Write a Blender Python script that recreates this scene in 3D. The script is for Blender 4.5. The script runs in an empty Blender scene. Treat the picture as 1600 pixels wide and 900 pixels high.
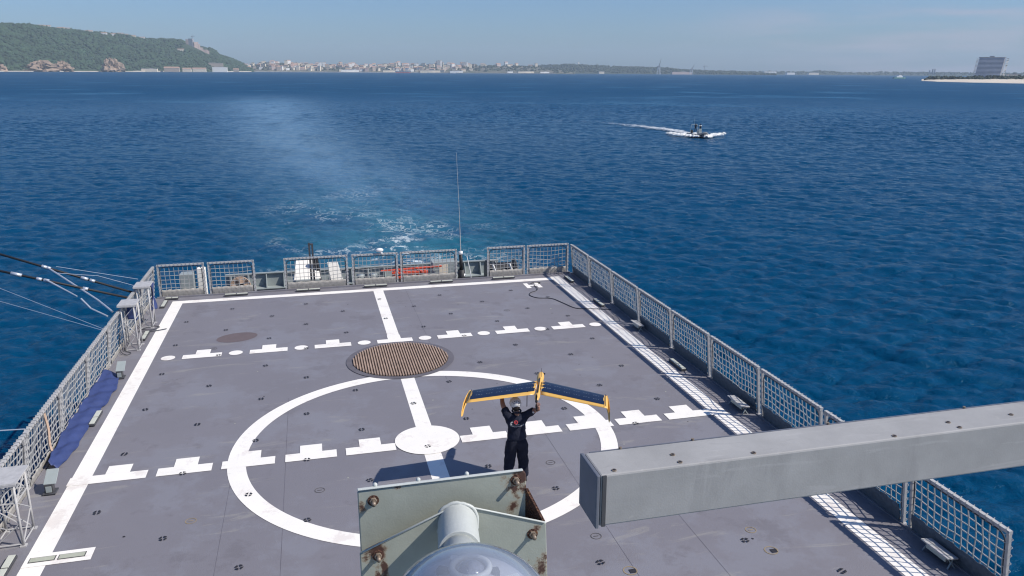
import bpy, bmesh, math, random
import numpy as np
from mathutils import Vector, Matrix
random.seed(7); rng = np.random.default_rng(7)
R_ = math.radians
sc = bpy.context.scene
COL = sc.collection

# ---------------------------------------------------------------- frames
# SHIP: x to the ship's side, y towards the stern, z up from the flight deck. The ship heels 0.4 degrees on a level sea (world z = 0).
SHIP = Matrix(((0.99998, 0, -0.00686, 0), (0, 1, 0.00073, 0), (0.00686, -0.00073, 0.99998, 5.5), (0, 0, 0, 1)))

# ---------------------------------------------------------------- camera
cam = bpy.data.cameras.new('camera'); camo = bpy.data.objects.new('camera', cam); COL.objects.link(camo)
rt = Vector((0.9701, -0.24272, -0.0002)); up = Vector((0.06393, 0.25471, 0.9649)); fw = Vector((0.23415, 0.93606, -0.26261))
M = Matrix((rt, up, -fw)).transposed().to_4x4(); M.translation = Vector((-2.14349, -16.3982, 8.0))
camo.matrix_world = SHIP @ M
cam.sensor_width = 36; cam.lens = 36 * 1250.34 / 1600; cam.clip_start = 0.05; cam.clip_end = 40000
sc.camera = camo
CW = SHIP @ Vector((-2.14349, -16.3982, 8.0))

# ---------------------------------------------------------------- sun and sky
SUN_EL = R_(45); SUN_DIR = Vector((0.894, -0.447, 0)).normalized()      # horizontal direction towards the sun
to_sun = Vector((SUN_DIR.x * math.cos(SUN_EL), SUN_DIR.y * math.cos(SUN_EL), math.sin(SUN_EL)))
sl = bpy.data.lights.new('sun', 'SUN'); sl.energy = 4.6; sl.angle = R_(0.53); sl.color = (1.0, 0.94, 0.86)
so = bpy.data.objects.new('sun', sl); COL.objects.link(so)
so.rotation_euler = to_sun.to_track_quat('Z', 'Y').to_euler(); so.location = (0, 0, 200)
w = bpy.data.worlds.new('World'); sc.world = w; w.use_nodes = True
nt = w.node_tree; nt.nodes.clear()
def wn(t, **k):
    n = nt.nodes.new(t)
    for a, b in k.items(): setattr(n, a, b)
    return n
sky = wn('ShaderNodeTexSky', sky_type='NISHITA', sun_disc=False, sun_elevation=SUN_EL, sun_rotation=math.atan2(SUN_DIR.x, SUN_DIR.y))
sky.altitude = 0; sky.air_density = 1.0; sky.dust_density = 0.9; sky.ozone_density = 3.0
bg = wn('ShaderNodeBackground'); bg.inputs[1].default_value = 0.104
wo = wn('ShaderNodeOutputWorld')
# faint pinkish haze bank of thin cloud, low over the right-hand shore
tc = wn('ShaderNodeTexCoord'); sx = wn('ShaderNodeSeparateXYZ'); nt.links.new(tc.outputs['Generated'], sx.inputs[0])
mp = wn('ShaderNodeMapping'); mp.inputs['Scale'].default_value = (3.2, 3.2, 26); nt.links.new(tc.outputs['Generated'], mp.inputs[0])
no = wn('ShaderNodeTexNoise'); no.inputs['Scale'].default_value = 2.3; no.inputs['Detail'].default_value = 5; nt.links.new(mp.outputs[0], no.inputs[0])
cr = wn('ShaderNodeMapRange', interpolation_type='SMOOTHSTEP'); cr.inputs[1].default_value = 0.36; cr.inputs[2].default_value = 0.72; nt.links.new(no.outputs[0], cr.inputs[0])
ax = wn('ShaderNodeMapRange', interpolation_type='SMOOTHSTEP'); ax.inputs[1].default_value = 0.36; ax.inputs[2].default_value = 0.66; nt.links.new(sx.outputs[0], ax.inputs[0])
az = wn('ShaderNodeMapRange', interpolation_type='SMOOTHSTEP'); az.inputs[1].default_value = 0.085; az.inputs[2].default_value = 0.055; nt.links.new(sx.outputs[2], az.inputs[0])
m1 = wn('ShaderNodeMath', operation='MULTIPLY'); nt.links.new(cr.outputs[0], m1.inputs[0]); nt.links.new(ax.outputs[0], m1.inputs[1])
m2 = wn('ShaderNodeMath', operation='MULTIPLY'); nt.links.new(m1.outputs[0], m2.inputs[0]); nt.links.new(az.outputs[0], m2.inputs[1])
m3 = wn('ShaderNodeMath', operation='MULTIPLY'); m3.inputs[1].default_value = 0.5; nt.links.new(m2.outputs[0], m3.inputs[0])
mxc = wn('ShaderNodeMix', data_type='RGBA'); nt.links.new(m3.outputs[0], mxc.inputs[0])
tint = wn('ShaderNodeMix', data_type='RGBA', blend_type='MULTIPLY'); tint.inputs[0].default_value = 1.0
tint.inputs[7].default_value = (0.575, 0.755, 1.04, 1); nt.links.new(sky.outputs[0], tint.inputs[6])
nt.links.new(tint.outputs[2], mxc.inputs[6]); mxc.inputs[7].default_value = (5.0, 4.4, 5.2, 1)
nt.links.new(mxc.outputs[2], bg.inputs[0]); nt.links.new(bg.outputs[0], wo.inputs[0])

sc.view_settings.view_transform = 'Standard'; sc.view_settings.look = 'None'
sc.view_settings.exposure = 0.14; sc.view_settings.gamma = 1; sc.view_settings.use_curve_mapping = False
sc.render.engine = 'CYCLES'; sc.cycles.max_bounces = 6; sc.cycles.transparent_max_bounces = 24
sc.cycles.filter_width = 1.15; sc.cycles.volume_bounces = 0; sc.cycles.sample_clamp_indirect = 6

# ---------------------------------------------------------------- materials
def mat(name, col, rough=0.6, metal=0.0, var=0.08, scale=3.0, bump=0.0, bscale=40.0, spots=None, coat=0.0, spec=0.5):
    """procedural paint/metal/cloth: base colour with low-frequency variation, optional stains (colour, scale, threshold)"""
    m = bpy.data.materials.new(name); m.use_nodes = True; t = m.node_tree; b = t.nodes['Principled BSDF']
    b.inputs['Roughness'].default_value = rough; b.inputs['Metallic'].default_value = metal
    b.inputs['Coat Weight'].default_value = coat; b.inputs['Specular IOR Level'].default_value = spec
    co = t.nodes.new('ShaderNodeTexCoord')
    n = t.nodes.new('ShaderNodeTexNoise'); n.inputs['Scale'].default_value = scale; n.inputs['Detail'].default_value = 6; n.inputs['Roughness'].default_value = 0.65
    t.links.new(co.outputs['Object'], n.inputs[0])
    mx = t.nodes.new('ShaderNodeMix'); mx.data_type = 'RGBA'
    c = Vector(col[:3])
    mx.inputs[6].default_value = (*(c * (1 - var)), 1); mx.inputs[7].default_value = (*[min(1, v) for v in c * (1 + var)], 1)
    mr = t.nodes.new('ShaderNodeMapRange'); mr.inputs[1].default_value = 0.3; mr.inputs[2].default_value = 0.7
    t.links.new(n.outputs[0], mr.inputs[0]); t.links.new(mr.outputs[0], mx.inputs[0])
    out = mx.outputs[2]
    for sp in (spots or []):
        scol, ssc, th = sp[:3]; amt = sp[3] if len(sp) > 3 else 0.9
        n2 = t.nodes.new('ShaderNodeTexNoise'); n2.inputs['Scale'].default_value = ssc; n2.inputs['Detail'].default_value = 8; n2.inputs['Roughness'].default_value = 0.7
        if len(sp) > 4:
            m0 = t.nodes.new('ShaderNodeMapping'); m0.inputs['Scale'].default_value = sp[4]; m0.inputs['Rotation'].default_value = (0, 0, sp[5] if len(sp) > 5 else 0); n2.inputs['Distortion'].default_value = 0.8
            t.links.new(co.outputs['Object'], m0.inputs[0]); t.links.new(m0.outputs[0], n2.inputs[0])
        else: t.links.new(co.outputs['Object'], n2.inputs[0])
        r2 = t.nodes.new('ShaderNodeMapRange'); r2.inputs[1].default_value = th; r2.inputs[2].default_value = th + 0.07; r2.inputs[4].default_value = amt
        t.links.new(n2.outputs[0], r2.inputs[0])
        m_ = t.nodes.new('ShaderNodeMix'); m_.data_type = 'RGBA'; m_.inputs[7].default_value = (*scol, 1)
        t.links.new(out, m_.inputs[6]); t.links.new(r2.outputs[0], m_.inputs[0]); out = m_.outputs[2]
    t.links.new(out, b.inputs['Base Color'])
    if bump:
        n3 = t.nodes.new('ShaderNodeTexNoise'); n3.inputs['Scale'].default_value = bscale; n3.inputs['Detail'].default_value = 5
        t.links.new(co.outputs['Object'], n3.inputs[0])
        bp = t.nodes.new('ShaderNodeBump'); bp.inputs['Strength'].default_value = bump; bp.inputs['Distance'].default_value = 0.02
        t.links.new(n3.outputs[0], bp.inputs['Height']); t.links.new(bp.outputs[0], b.inputs['Normal'])
    return m

RUST = (0.12, 0.045, 0.02)
mDeck = mat('deck paint', (0.190, 0.181, 0.198), 0.62, var=0.07, scale=0.35, bump=0.25, bscale=60,
            spots=[((0.218, 0.218, 0.245), 0.45, 0.50, 0.6), ((0.150, 0.140, 0.152), 0.7, 0.56, 0.6), ((0.31, 0.295, 0.265), 0.9, 0.58, 0.42, (0.5, 2.6, 1), 0.25), ((0.27, 0.265, 0.27), 1.3, 0.64, 0.3, (2.8, 0.4, 1), 0.12),
                   ((0.105, 0.10, 0.11), 1.1, 0.66, 0.35, (2.6, 0.35, 1), -0.1), ((0.30, 0.28, 0.27), 9.0, 0.71, 0.5), ((0.16, 0.10, 0.07), 5.0, 0.74, 0.5)])
mWhite = mat('white line paint', (0.86, 0.82, 0.75), 0.6, var=0.04, scale=1.5, bump=0.15, bscale=70, spots=[((0.66, 0.58, 0.53), 1.6, 0.55, 0.5), ((0.50, 0.46, 0.44), 4.0, 0.63, 0.4, (0.6, 2.5, 1), 0.4), ((0.30, 0.28, 0.29), 16.0, 0.69, 0.6)])
mRail = mat('grey rail paint', (0.44, 0.43, 0.42), 0.5, var=0.14, scale=9, spots=[((0.28, 0.24, 0.2), 22, 0.66, 0.7)])
mRope = mat('net rope', (0.36, 0.36, 0.35), 0.85, var=0.15, scale=20)
mDarkRope = mat('dark edge rope', (0.06, 0.062, 0.07), 0.85, var=0.2, scale=20)
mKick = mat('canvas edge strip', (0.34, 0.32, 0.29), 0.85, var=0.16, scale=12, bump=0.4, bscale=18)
mGrey = mat('ship grey paint', (0.30, 0.335, 0.33), 0.5, var=0.08, scale=2, spots=[((0.16, 0.11, 0.08), 5, 0.68, 0.7)])
mHull = mat('hull grey paint', (0.22, 0.25, 0.27), 0.5, var=0.08, scale=1)
mBlack = mat('black rubber', (0.015, 0.015, 0.018), 0.6, var=0.2)
mDarkM = mat('dark metal', (0.06, 0.06, 0.065), 0.5, var=0.2, scale=15)
mHole = mat('socket recess', (0.018, 0.018, 0.024), 0.8, var=0.2)
mLens = mat('light lens', (0.55, 0.56, 0.48), 0.25, var=0.05)
mTarp = mat('blue tarpaulin', (0.032, 0.050, 0.150), 0.6, var=0.14, scale=3, bump=0.25, bscale=14)
mSilver = mat('bright metal tube', (0.62, 0.64, 0.68), 0.35, metal=0.5, var=0.08)
mOrange = mat('orange plastic', (0.62, 0.085, 0.04), 0.5, var=0.1, scale=6)
mWhiteP = mat('white gloss paint', (0.78, 0.78, 0.76), 0.4, var=0.04)
mNavy = mat('navy cloth', (0.017, 0.020, 0.036), 0.9, var=0.35, scale=9, bump=0.6, bscale=14, spec=0.25)
mTrou = mat('dark trousers', (0.013, 0.015, 0.027), 0.9, var=0.35, scale=9, bump=0.8, bscale=11, spec=0.25)
mSkin = mat('skin', (0.30, 0.15, 0.10), 0.55, var=0.08, scale=9)
mHair = mat('hair', (0.015, 0.01, 0.008), 0.7, var=0.2)
mYellow = mat('yellow composite', (0.72, 0.42, 0.10), 0.4, var=0.05, scale=5)
mCell = mat('solar cell', (0.008, 0.017, 0.045), 0.35, var=0.15, scale=8, coat=0.1)
mGalv = mat('galvanised beam', (0.325, 0.32, 0.31), 0.6, metal=0.0, var=0.12, scale=5, bump=0.04, bscale=160, spots=[((0.25, 0.245, 0.24), 5, 0.56, 0.4, (1, 3, .25)), ((0.42, 0.41, 0.40), 7, 0.58, 0.4, (.3, 3, 3)), ((0.17, 0.12, 0.08), 38, 0.70, 0.6), ((0.48, 0.47, 0.44), 16, 0.64, 0.35), ((0.22, 0.21, 0.21), 30, 0.70, 0.4)])
mBeamEnd = mat('beam end cap', (0.15, 0.16, 0.19), 0.5, metal=0.2, var=0.1, scale=10)
mKickShade = mat('shaded canvas edge strip', (0.10, 0.12, 0.14), 0.85, var=0.2, scale=12, bump=0.4, bscale=18)  # same canvas, with the shade on the right-hand panels put into its colour
mPlate = mat('plate paint', (0.33, 0.37, 0.325), 0.5, var=0.08, scale=25, bump=0.22, bscale=260, spots=[((0.16, 0.13, 0.10), 30, 0.70, 0.7)])
mPipe = mat('pale pipe paint', (0.50, 0.52, 0.49), 0.42, var=0.06, scale=25, bump=0.05, bscale=200)
mRust = mat('rust', (0.10, 0.045, 0.03), 0.9, var=0.4, scale=60, bump=0.8, bscale=240, spots=[((0.26, 0.12, 0.05), 70, 0.56, 0.7)])
mBolt = mat('weathered bolt', (0.24, 0.19, 0.145), 0.5, metal=0.25, var=0.4, scale=160)
mSand = mat('sand', (0.62, 0.54, 0.43), 0.9, var=0.1, scale=0.02)
mGrate = mat('rusty grate', (0.37, 0.265, 0.20), 0.8, var=0.22, scale=4)
mGrateB = mat('grate pit', (0.02, 0.013, 0.012), 0.9, var=0.2)
mRing = mat('grate ring paint', (0.125, 0.115, 0.125), 0.6, var=0.15, scale=3)
mStain = mat('brown stain', (0.135, 0.105, 0.105), 0.7, var=0.1, scale=3)
mRed = mat('red print', (0.55, 0.06, 0.07), 0.8, var=0.05)
mPrint = mat('white print', (0.6, 0.6, 0.6), 0.8, var=0.05)
mBeige = mat('beige rope coil', (0.42, 0.30, 0.22), 0.9, var=0.2, scale=20)

# ---------------------------------------------------------------- builders
ENV = set()          # names of top-level objects that stand in the level world, not on the ship
def tag(o, label=None, cat=None, group=None, kind=None):
    if label: o['label'] = label
    if cat: o['category'] = cat
    if group: o['group'] = group
    if kind: o['kind'] = kind
    return o
def empty(name, loc, label, cat, group=None, rz=0):
    o = bpy.data.objects.new(name, None); COL.objects.link(o); o.location = loc; o.rotation_euler = (0, 0, rz); o.empty_display_size = 0.1
    return tag(o, label, cat, group)
class MB:
    def __init__(s): s.v = []; s.f = []
    def add(s, vs, fs):
        n = len(s.v); s.v += [tuple(v) for v in vs]; s.f += [tuple(i + n for i in f) for f in fs]; return s
    def box(s, c, d, rz=0.0, rx=0.0, ry=0.0):
        m = Matrix.Rotation(rz, 3, 'Z') @ Matrix.Rotation(rx, 3, 'X') @ Matrix.Rotation(ry, 3, 'Y')
        vs = [Vector(c) + m @ Vector((i * d[0] / 2, j * d[1] / 2, k * d[2] / 2)) for i in (-1, 1) for j in (-1, 1) for k in (-1, 1)]
        return s.add(vs, [(0, 1, 3, 2), (4, 6, 7, 5), (0, 4, 5, 1), (2, 3, 7, 6), (0, 2, 6, 4), (1, 5, 7, 3)])
    def tube(s, pts, r, n=6, caps=True, closed=False):
        pts = [Vector(p) for p in pts]; k = len(pts); rr = r if isinstance(r, (list, tuple)) else [r] * k
        vs = []; fs = []; prev = None
        for i, p in enumerate(pts):
            if closed: t = pts[(i + 1) % k] - pts[i - 1]
            else: t = (pts[min(i + 1, k - 1)] - pts[max(i - 1, 0)])
            t.normalize()
            a = prev if prev is not None else (Vector((0, 0, 1)) if abs(t.z) < 0.9 else Vector((1, 0, 0)))
            u = (a - t * a.dot(t)).normalized(); prev = u; v_ = t.cross(u)
            for j in range(n):
                an = 2 * math.pi * (j + 0.5) / n; vs.append(p + (u * math.cos(an) + v_ * math.sin(an)) * rr[i])
        m = k if closed else k - 1
        for i in range(m):
            i2 = (i + 1) % k
            for j in range(n): fs.append((i * n + j, i * n + (j + 1) % n, i2 * n + (j + 1) % n, i2 * n + j))
        if caps and not closed: fs.append(tuple(range(n))[::-1]); fs.append(tuple((k - 1) * n + j for j in range(n)))
        return s.add(vs, fs)
    def prism(s, poly, z0, z1, fn=None):
        n = len(poly); fn = fn or (lambda x, y, z: (x, y, z))
        vs = [fn(x, y, z0) for x, y in poly] + [fn(x, y, z1) for x, y in poly]
        return s.add(vs, [tuple(range(n))[::-1], tuple(range(n, 2 * n))] + [(i, (i + 1) % n, n + (i + 1) % n, n + i) for i in range(n)])
    def sheet(s, poly, z):
        return s.add([(x, y, z) for x, y in poly], [tuple(range(len(poly)))])
    def sphere(s, c, r, n=12, m=8, sc_=(1, 1, 1), half=False):
        vs = []; fs = []; c = Vector(c)
        for i in range(m + 1):
            th = (math.pi / 2 if half else math.pi) * i / m
            for j in range(n):
                ph = 2 * math.pi * j / n
                vs.append(c + Vector((math.sin(th) * math.cos(ph) * sc_[0], math.sin(th) * math.sin(ph) * sc_[1], math.cos(th) * sc_[2])) * r)
        for i in range(m):
            for j in range(n): fs.append((i * n + j, (i + 1) * n + j, (i + 1) * n + (j + 1) % n, i * n + (j + 1) % n))
        return s.add(vs, fs)
    def build(s, name, m, parent=None, smooth=False, bevel=0, at=None):
        me = bpy.data.meshes.new(name)
        off = Vector((0, 0, 0))
        if parent is not None:
            off = absloc(parent)
        elif at is not None: off = Vector(at)
        me.from_pydata([tuple(Vector(v) - off) for v in s.v], [], s.f)
        bm = bmesh.new(); bm.from_mesh(me); bmesh.ops.remove_doubles(bm, verts=bm.verts, dist=1e-6); bmesh.ops.recalc_face_normals(bm, faces=bm.faces)
        bm.to_mesh(me); bm.free()
        for mm in (m if isinstance(m, (list, tuple)) else [m]): me.materials.append(mm)
        if smooth: me.polygons.foreach_set('use_smooth', [True] * len(me.polygons))
        o = bpy.data.objects.new(name, me); COL.objects.link(o)
        if parent is not None: o.parent = parent
        elif at is not None: o.location = at
        if bevel:
            b = o.modifiers.new('bevel', 'BEVEL'); b.width = bevel; b.segments = 2; b.limit_method = 'ANGLE'
        return o
def absloc(o):
    l = Vector(o.location); p = o.parent
    while p is not None: l += Vector(p.location); p = p.parent
    return l
def copy_tree(o, parent=None):
    c = o.copy(); COL.objects.link(c); c.parent = parent
    for ch in list(o.children): copy_tree(ch, c)
    return c
def circ(cx, cy, r, n=48, a0=0, a1=2 * math.pi):
    return [(cx + r * math.cos(a0 + (a1 - a0) * i / n), cy + r * math.sin(a0 + (a1 - a0) * i / n)) for i in range(n)]

# ================================================================ SEA (world frame, level at z = 0)
def fft_tile(N, L, wind, lmin, lmax, rms, spread, seed):
    g = np.random.default_rng(seed)
    k = np.fft.fftfreq(N, L / N) * 2 * np.pi; kx, ky = np.meshgrid(k, k, indexing='ij'); kk = np.hypot(kx, ky); kk[0, 0] = 1
    kn0, kn1 = 2 * np.pi / lmax, 2 * np.pi / lmin
    co = (kx * wind[0] + ky * wind[1]) / kk
    amp = kk ** -1.75 * (np.abs(co) ** spread + 0.06) * np.exp(-(kn0 / kk) ** 4) * np.exp(-(kk / kn1) ** 4)
    amp[0, 0] = 0
    h = (g.normal(size=(N, N)) + 1j * g.normal(size=(N, N))) * amp
    H = np.fft.ifft2(h).real; s = rms / H.std(); H *= s
    dx = np.fft.ifft2(-1j * kx / kk * h).real * s; dy = np.fft.ifft2(-1j * ky / kk * h).real * s
    return H, dx, dy
def samp(T, L, x, y):
    N = T.shape[0]; fx = (x / L * N) % N; fy = (y / L * N) % N; i = fx.astype(int) % N; j = fy.astype(int) % N; a = fx - np.floor(fx); b = fy - np.floor(fy)
    i1 = (i + 1) % N; j1 = (j + 1) % N
    return T[i, j] * (1 - a) * (1 - b) + T[i1, j] * a * (1 - b) + T[i, j1] * (1 - a) * b + T[i1, j1] * a * b
wind = np.array([0.35, 0.936])
tiles = [(37.0, fft_tile(512, 37.0, wind, 0.25, 1.3, 0.027, 0.9, 1), 40, 160), (113.0, fft_tile(512, 113.0, (0.40, 0.915), 0.8, 3.6, 0.074, 1.0, 2), 230, 800), (331.0, fft_tile(512, 331.0, (0.52, 0.85), 4.0, 13, 0.050, 1.2, 3), 300, 900)]
rr = [3.0]
while rr[-1] < 900: rr.append(rr[-1] * 1.0038 + (0.05 if rr[-1] < 20 else 0))
while rr[-1] < 15500: rr.append(rr[-1] * 1.05)
rr = np.array(rr)
fwd = math.atan2(fw.x, fw.y)
fine = np.linspace(fwd - R_(40), fwd + R_(40), 560); coarse = np.linspace(fwd + R_(40), fwd + R_(320), 72)[1:-1]
th = np.concatenate([fine, coarse]); nth = len(th); nr = len(rr)
RR, TH = np.meshgrid(rr, th, indexing='ij')
X = CW.x + RR * np.sin(TH); Y = CW.y + RR * np.cos(TH); Z = np.zeros_like(X)
# the ship's own wake: a centre line curving away astern; churned and foamy close in, smooth and pale further out
wk = np.array([(2.6, 18), (3.6, 30), (4.0, 44), (4.6, 63), (1.6, 95), (-5.5, 148), (-14.2, 286), (-30, 560), (-60, 1100)])
wcx = np.interp(Y, wk[:, 1], wk[:, 0]); wwd = np.interp(Y, [15, 45, 65, 95, 150, 290, 560], [6, 8.5, 9.5, 10, 11, 17, 26])
wake = np.exp(-((X - wcx) / wwd) ** 2) * (Y > 10)
calm = 1 - 0.5 * wake * np.clip((Y - 70) / 60, 0, 1)
DX = np.zeros_like(X); DY = np.zeros_like(X)
for L, (H, hx, hy), r0, r1 in tiles:
    fade = np.clip((r1 - RR) / (r1 - r0), 0, 1) * calm
    if L > 200: fade = np.clip((r1 - RR) / (r1 - r0), 0, 1)
    gust = 0.8 + 0.35 * np.sin(X * 0.021 + 1.3 * np.sin(Y * 0.013)) * np.cos(Y * 0.017 + 0.8)
    Z += samp(H, L, X, Y) * fade * gust; DX += samp(hx, L, X, Y) * fade * 0.9; DY += samp(hy, L, X, Y) * fade * 0.9
verts = np.stack([X + DX, Y + DY, Z], -1).reshape(-1, 3)
i, j = np.meshgrid(np.arange(nr - 1), np.arange(nth), indexing='ij'); j2 = (j + 1) % nth
faces = np.stack([i * nth + j, i * nth + j2, (i + 1) * nth + j2, (i + 1) * nth + j], -1).reshape(-1, 4)
me = bpy.data.meshes.new('sea'); me.vertices.add(len(verts)); me.vertices.foreach_set('co', verts.astype(np.float32).ravel())
me.loops.add(faces.size); me.loops.foreach_set('vertex_index', faces[:, ::-1].astype(np.int32).ravel())
me.polygons.add(len(faces)); me.polygons.foreach_set('loop_start', np.arange(0, faces.size, 4, dtype=np.int32)); me.polygons.foreach_set('loop_total', np.full(len(faces), 4, dtype=np.int32))
me.update(); me.validate()
me.polygons.foreach_set('use_smooth', [True] * len(me.polygons))
at_ = me.attributes.new('wake', 'FLOAT', 'POINT'); at_.data.foreach_set('value', wake.astype(np.float32).ravel())
sea = bpy.data.objects.new('sea', me); COL.objects.link(sea); tag(sea, kind='structure'); ENV.add(sea)
m = bpy.data.materials.new('sea water'); m.use_nodes = True; t = m.node_tree; b = t.nodes['Principled BSDF']; me.materials.append(m)
def N(ty, **k):
    n = t.nodes.new(ty)
    for a, v in k.items(): setattr(n, a, v)
    return n
def math_(op, a, b_=None, clamp=False):
    n = N('ShaderNodeMath', operation=op, use_clamp=clamp)
    for q, v in ((0, a), (1, b_)):
        if v is None: continue
        if isinstance(v, (int, float)): n.inputs[q].default_value = v
        else: t.links.new(v, n.inputs[q])
    return n.outputs[0]
def rng_(v, a, b_, c=0.0, d=1.0, smooth=True):
    n = N('ShaderNodeMapRange', interpolation_type='SMOOTHSTEP' if smooth else 'LINEAR'); t.links.new(v, n.inputs[0])
    for q, x in ((1, a), (2, b_), (3, c), (4, d)): n.inputs[q].default_value = x
    return n.outputs[0]
co = N('ShaderNodeTexCoord')
def noise(scale, vec=(1, 1, 1), detail=4, rough=0.55, rot=0.0, dist=0.0):
    mp_ = N('ShaderNodeMapping'); mp_.inputs['Scale'].default_value = vec; mp_.inputs['Rotation'].default_value = (0, 0, rot); t.links.new(co.outputs['Object'], mp_.inputs[0])
    n = N('ShaderNodeTexNoise'); n.inputs['Scale'].default_value = scale; n.inputs['Detail'].default_value = detail; n.inputs['Roughness'].default_value = rough; n.inputs['Distortion'].default_value = dist
    t.links.new(mp_.outputs[0], n.inputs[0]); return n.outputs[0]
attr = N('ShaderNodeAttribute', attribute_name='wake'); wa = attr.outputs['Fac']
sep = N('ShaderNodeSeparateXYZ'); t.links.new(co.outputs['Object'], sep.inputs[0]); yy = sep.outputs[1]
near = rng_(yy, 110, 35)                                   # 1 close astern
vnear = rng_(yy, 75, 38)
# water body colour
def mixc(f, a, b_):
    n = N('ShaderNodeMix', data_type='RGBA')
    for q, v in ((0, f), (6, a), (7, b_)):
        if isinstance(v, tuple): n.inputs[q].default_value = (*v, 1)
        elif isinstance(v, (int, float)): n.inputs[q].default_value = v
        else: t.links.new(v, n.inputs[q])
    return n.outputs[2]
body = mixc(noise(0.02, (1, 1, 1), 3), (0.0005, 0.040, 0.100), (0.0008, 0.056, 0.132))
churn = math_('MULTIPLY', math_('MULTIPLY', wa, near), rng_(noise(0.16, (1, 0.6, 1), 4), 0.30, 0.62))
body = mixc(math_('MULTIPLY', churn, 0.85), body, (0.014, 0.145, 0.185))
pale = math_('MULTIPLY', math_('MULTIPLY', wa, rng_(yy, 35, 110, 0.35, 1.0)), rng_(noise(0.06, (2.2, 0.6, 1), 6, 0.65), 0.18, 0.58))
pale = math_('MULTIPLY', pale, rng_(yy, 520, 280))
body = mixc(math_('MULTIPLY', pale, 0.85), body, (0.10, 0.20, 0.31))
# foam: broken lacy flecks, many in the churn and rare elsewhere
lace = noise(0.55, (1, 0.75, 1), 6, 0.68, dist=0.9)
ridg = math_('ABSOLUTE', math_('SUBTRACT', lace, 0.5)); line = rng_(ridg, 0.028, 0.0)
patch = rng_(noise(0.13, (1, 0.8, 1), 4), 0.47, 0.62)
f1 = math_('MULTIPLY', math_('MULTIPLY', line, patch), math_('MULTIPLY', rng_(wa, 0.03, 0.6), rng_(yy, 100, 40)))
core = math_('MULTIPLY', rng_(noise(0.5, (1, 0.8, 1), 7, 0.72), 0.53, 0.60), math_('MULTIPLY', rng_(wa, 0.90, 0.995), rng_(yy, 60, 40)))
foam = math_('ADD', math_('MULTIPLY', f1, 0.62), math_('MULTIPLY', core, 0.9), True)
slick = math_('MULTIPLY', rng_(noise(0.016, (0.9, 1.0, 1), 7, 0.66, rot=-0.25), 0.52, 0.66), rng_(yy, 160, 380))
body = mixc(math_('MULTIPLY', slick, 0.5), body, (0.05, 0.16, 0.27))
colr = mixc(foam, body, (0.72, 0.78, 0.78))
t.links.new(colr, b.inputs['Base Color'])
ln_ = N('ShaderNodeVectorMath', operation='LENGTH'); t.links.new(co.outputs['Object'], ln_.inputs[0]); dist_ = ln_.outputs['Value']
t.links.new(math_('ADD', math_('MULTIPLY', foam, 0.5), rng_(dist_, 60, 600, 0.10, 0.42), True), b.inputs['Roughness'])
b.inputs['IOR'].default_value = 1.21; b.inputs['Specular IOR Level'].default_value = 0.17; b.inputs['Specular Tint'].default_value = (0.32, 0.80, 1.0, 1)
b1 = N('ShaderNodeBump'); b1.inputs['Strength'].default_value = 1.0; b1.inputs['Distance'].default_value = 0.17
hgt = math_('ADD', math_('MULTIPLY', noise(2.6, (0.65, 1, 1), 5, 0.66, rot=-0.15, dist=0.3), 0.7), noise(0.75, (0.45, 1, 1), 5, 0.6, rot=-0.08, dist=0.4))
t.links.new(hgt, b1.inputs['Height'])
b2 = N('ShaderNodeBump'); b2.inputs['Strength'].default_value = 0.3; b2.inputs['Distance'].default_value = 0.4
t.links.new(noise(0.30, (0.5, 1, 1), 5, 0.6, rot=-0.12, dist=0.3), b2.inputs['Height']); t.links.new(b2.outputs[0], b1.inputs['Normal'])
t.links.new(b1.outputs[0], b.inputs['Normal'])

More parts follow.
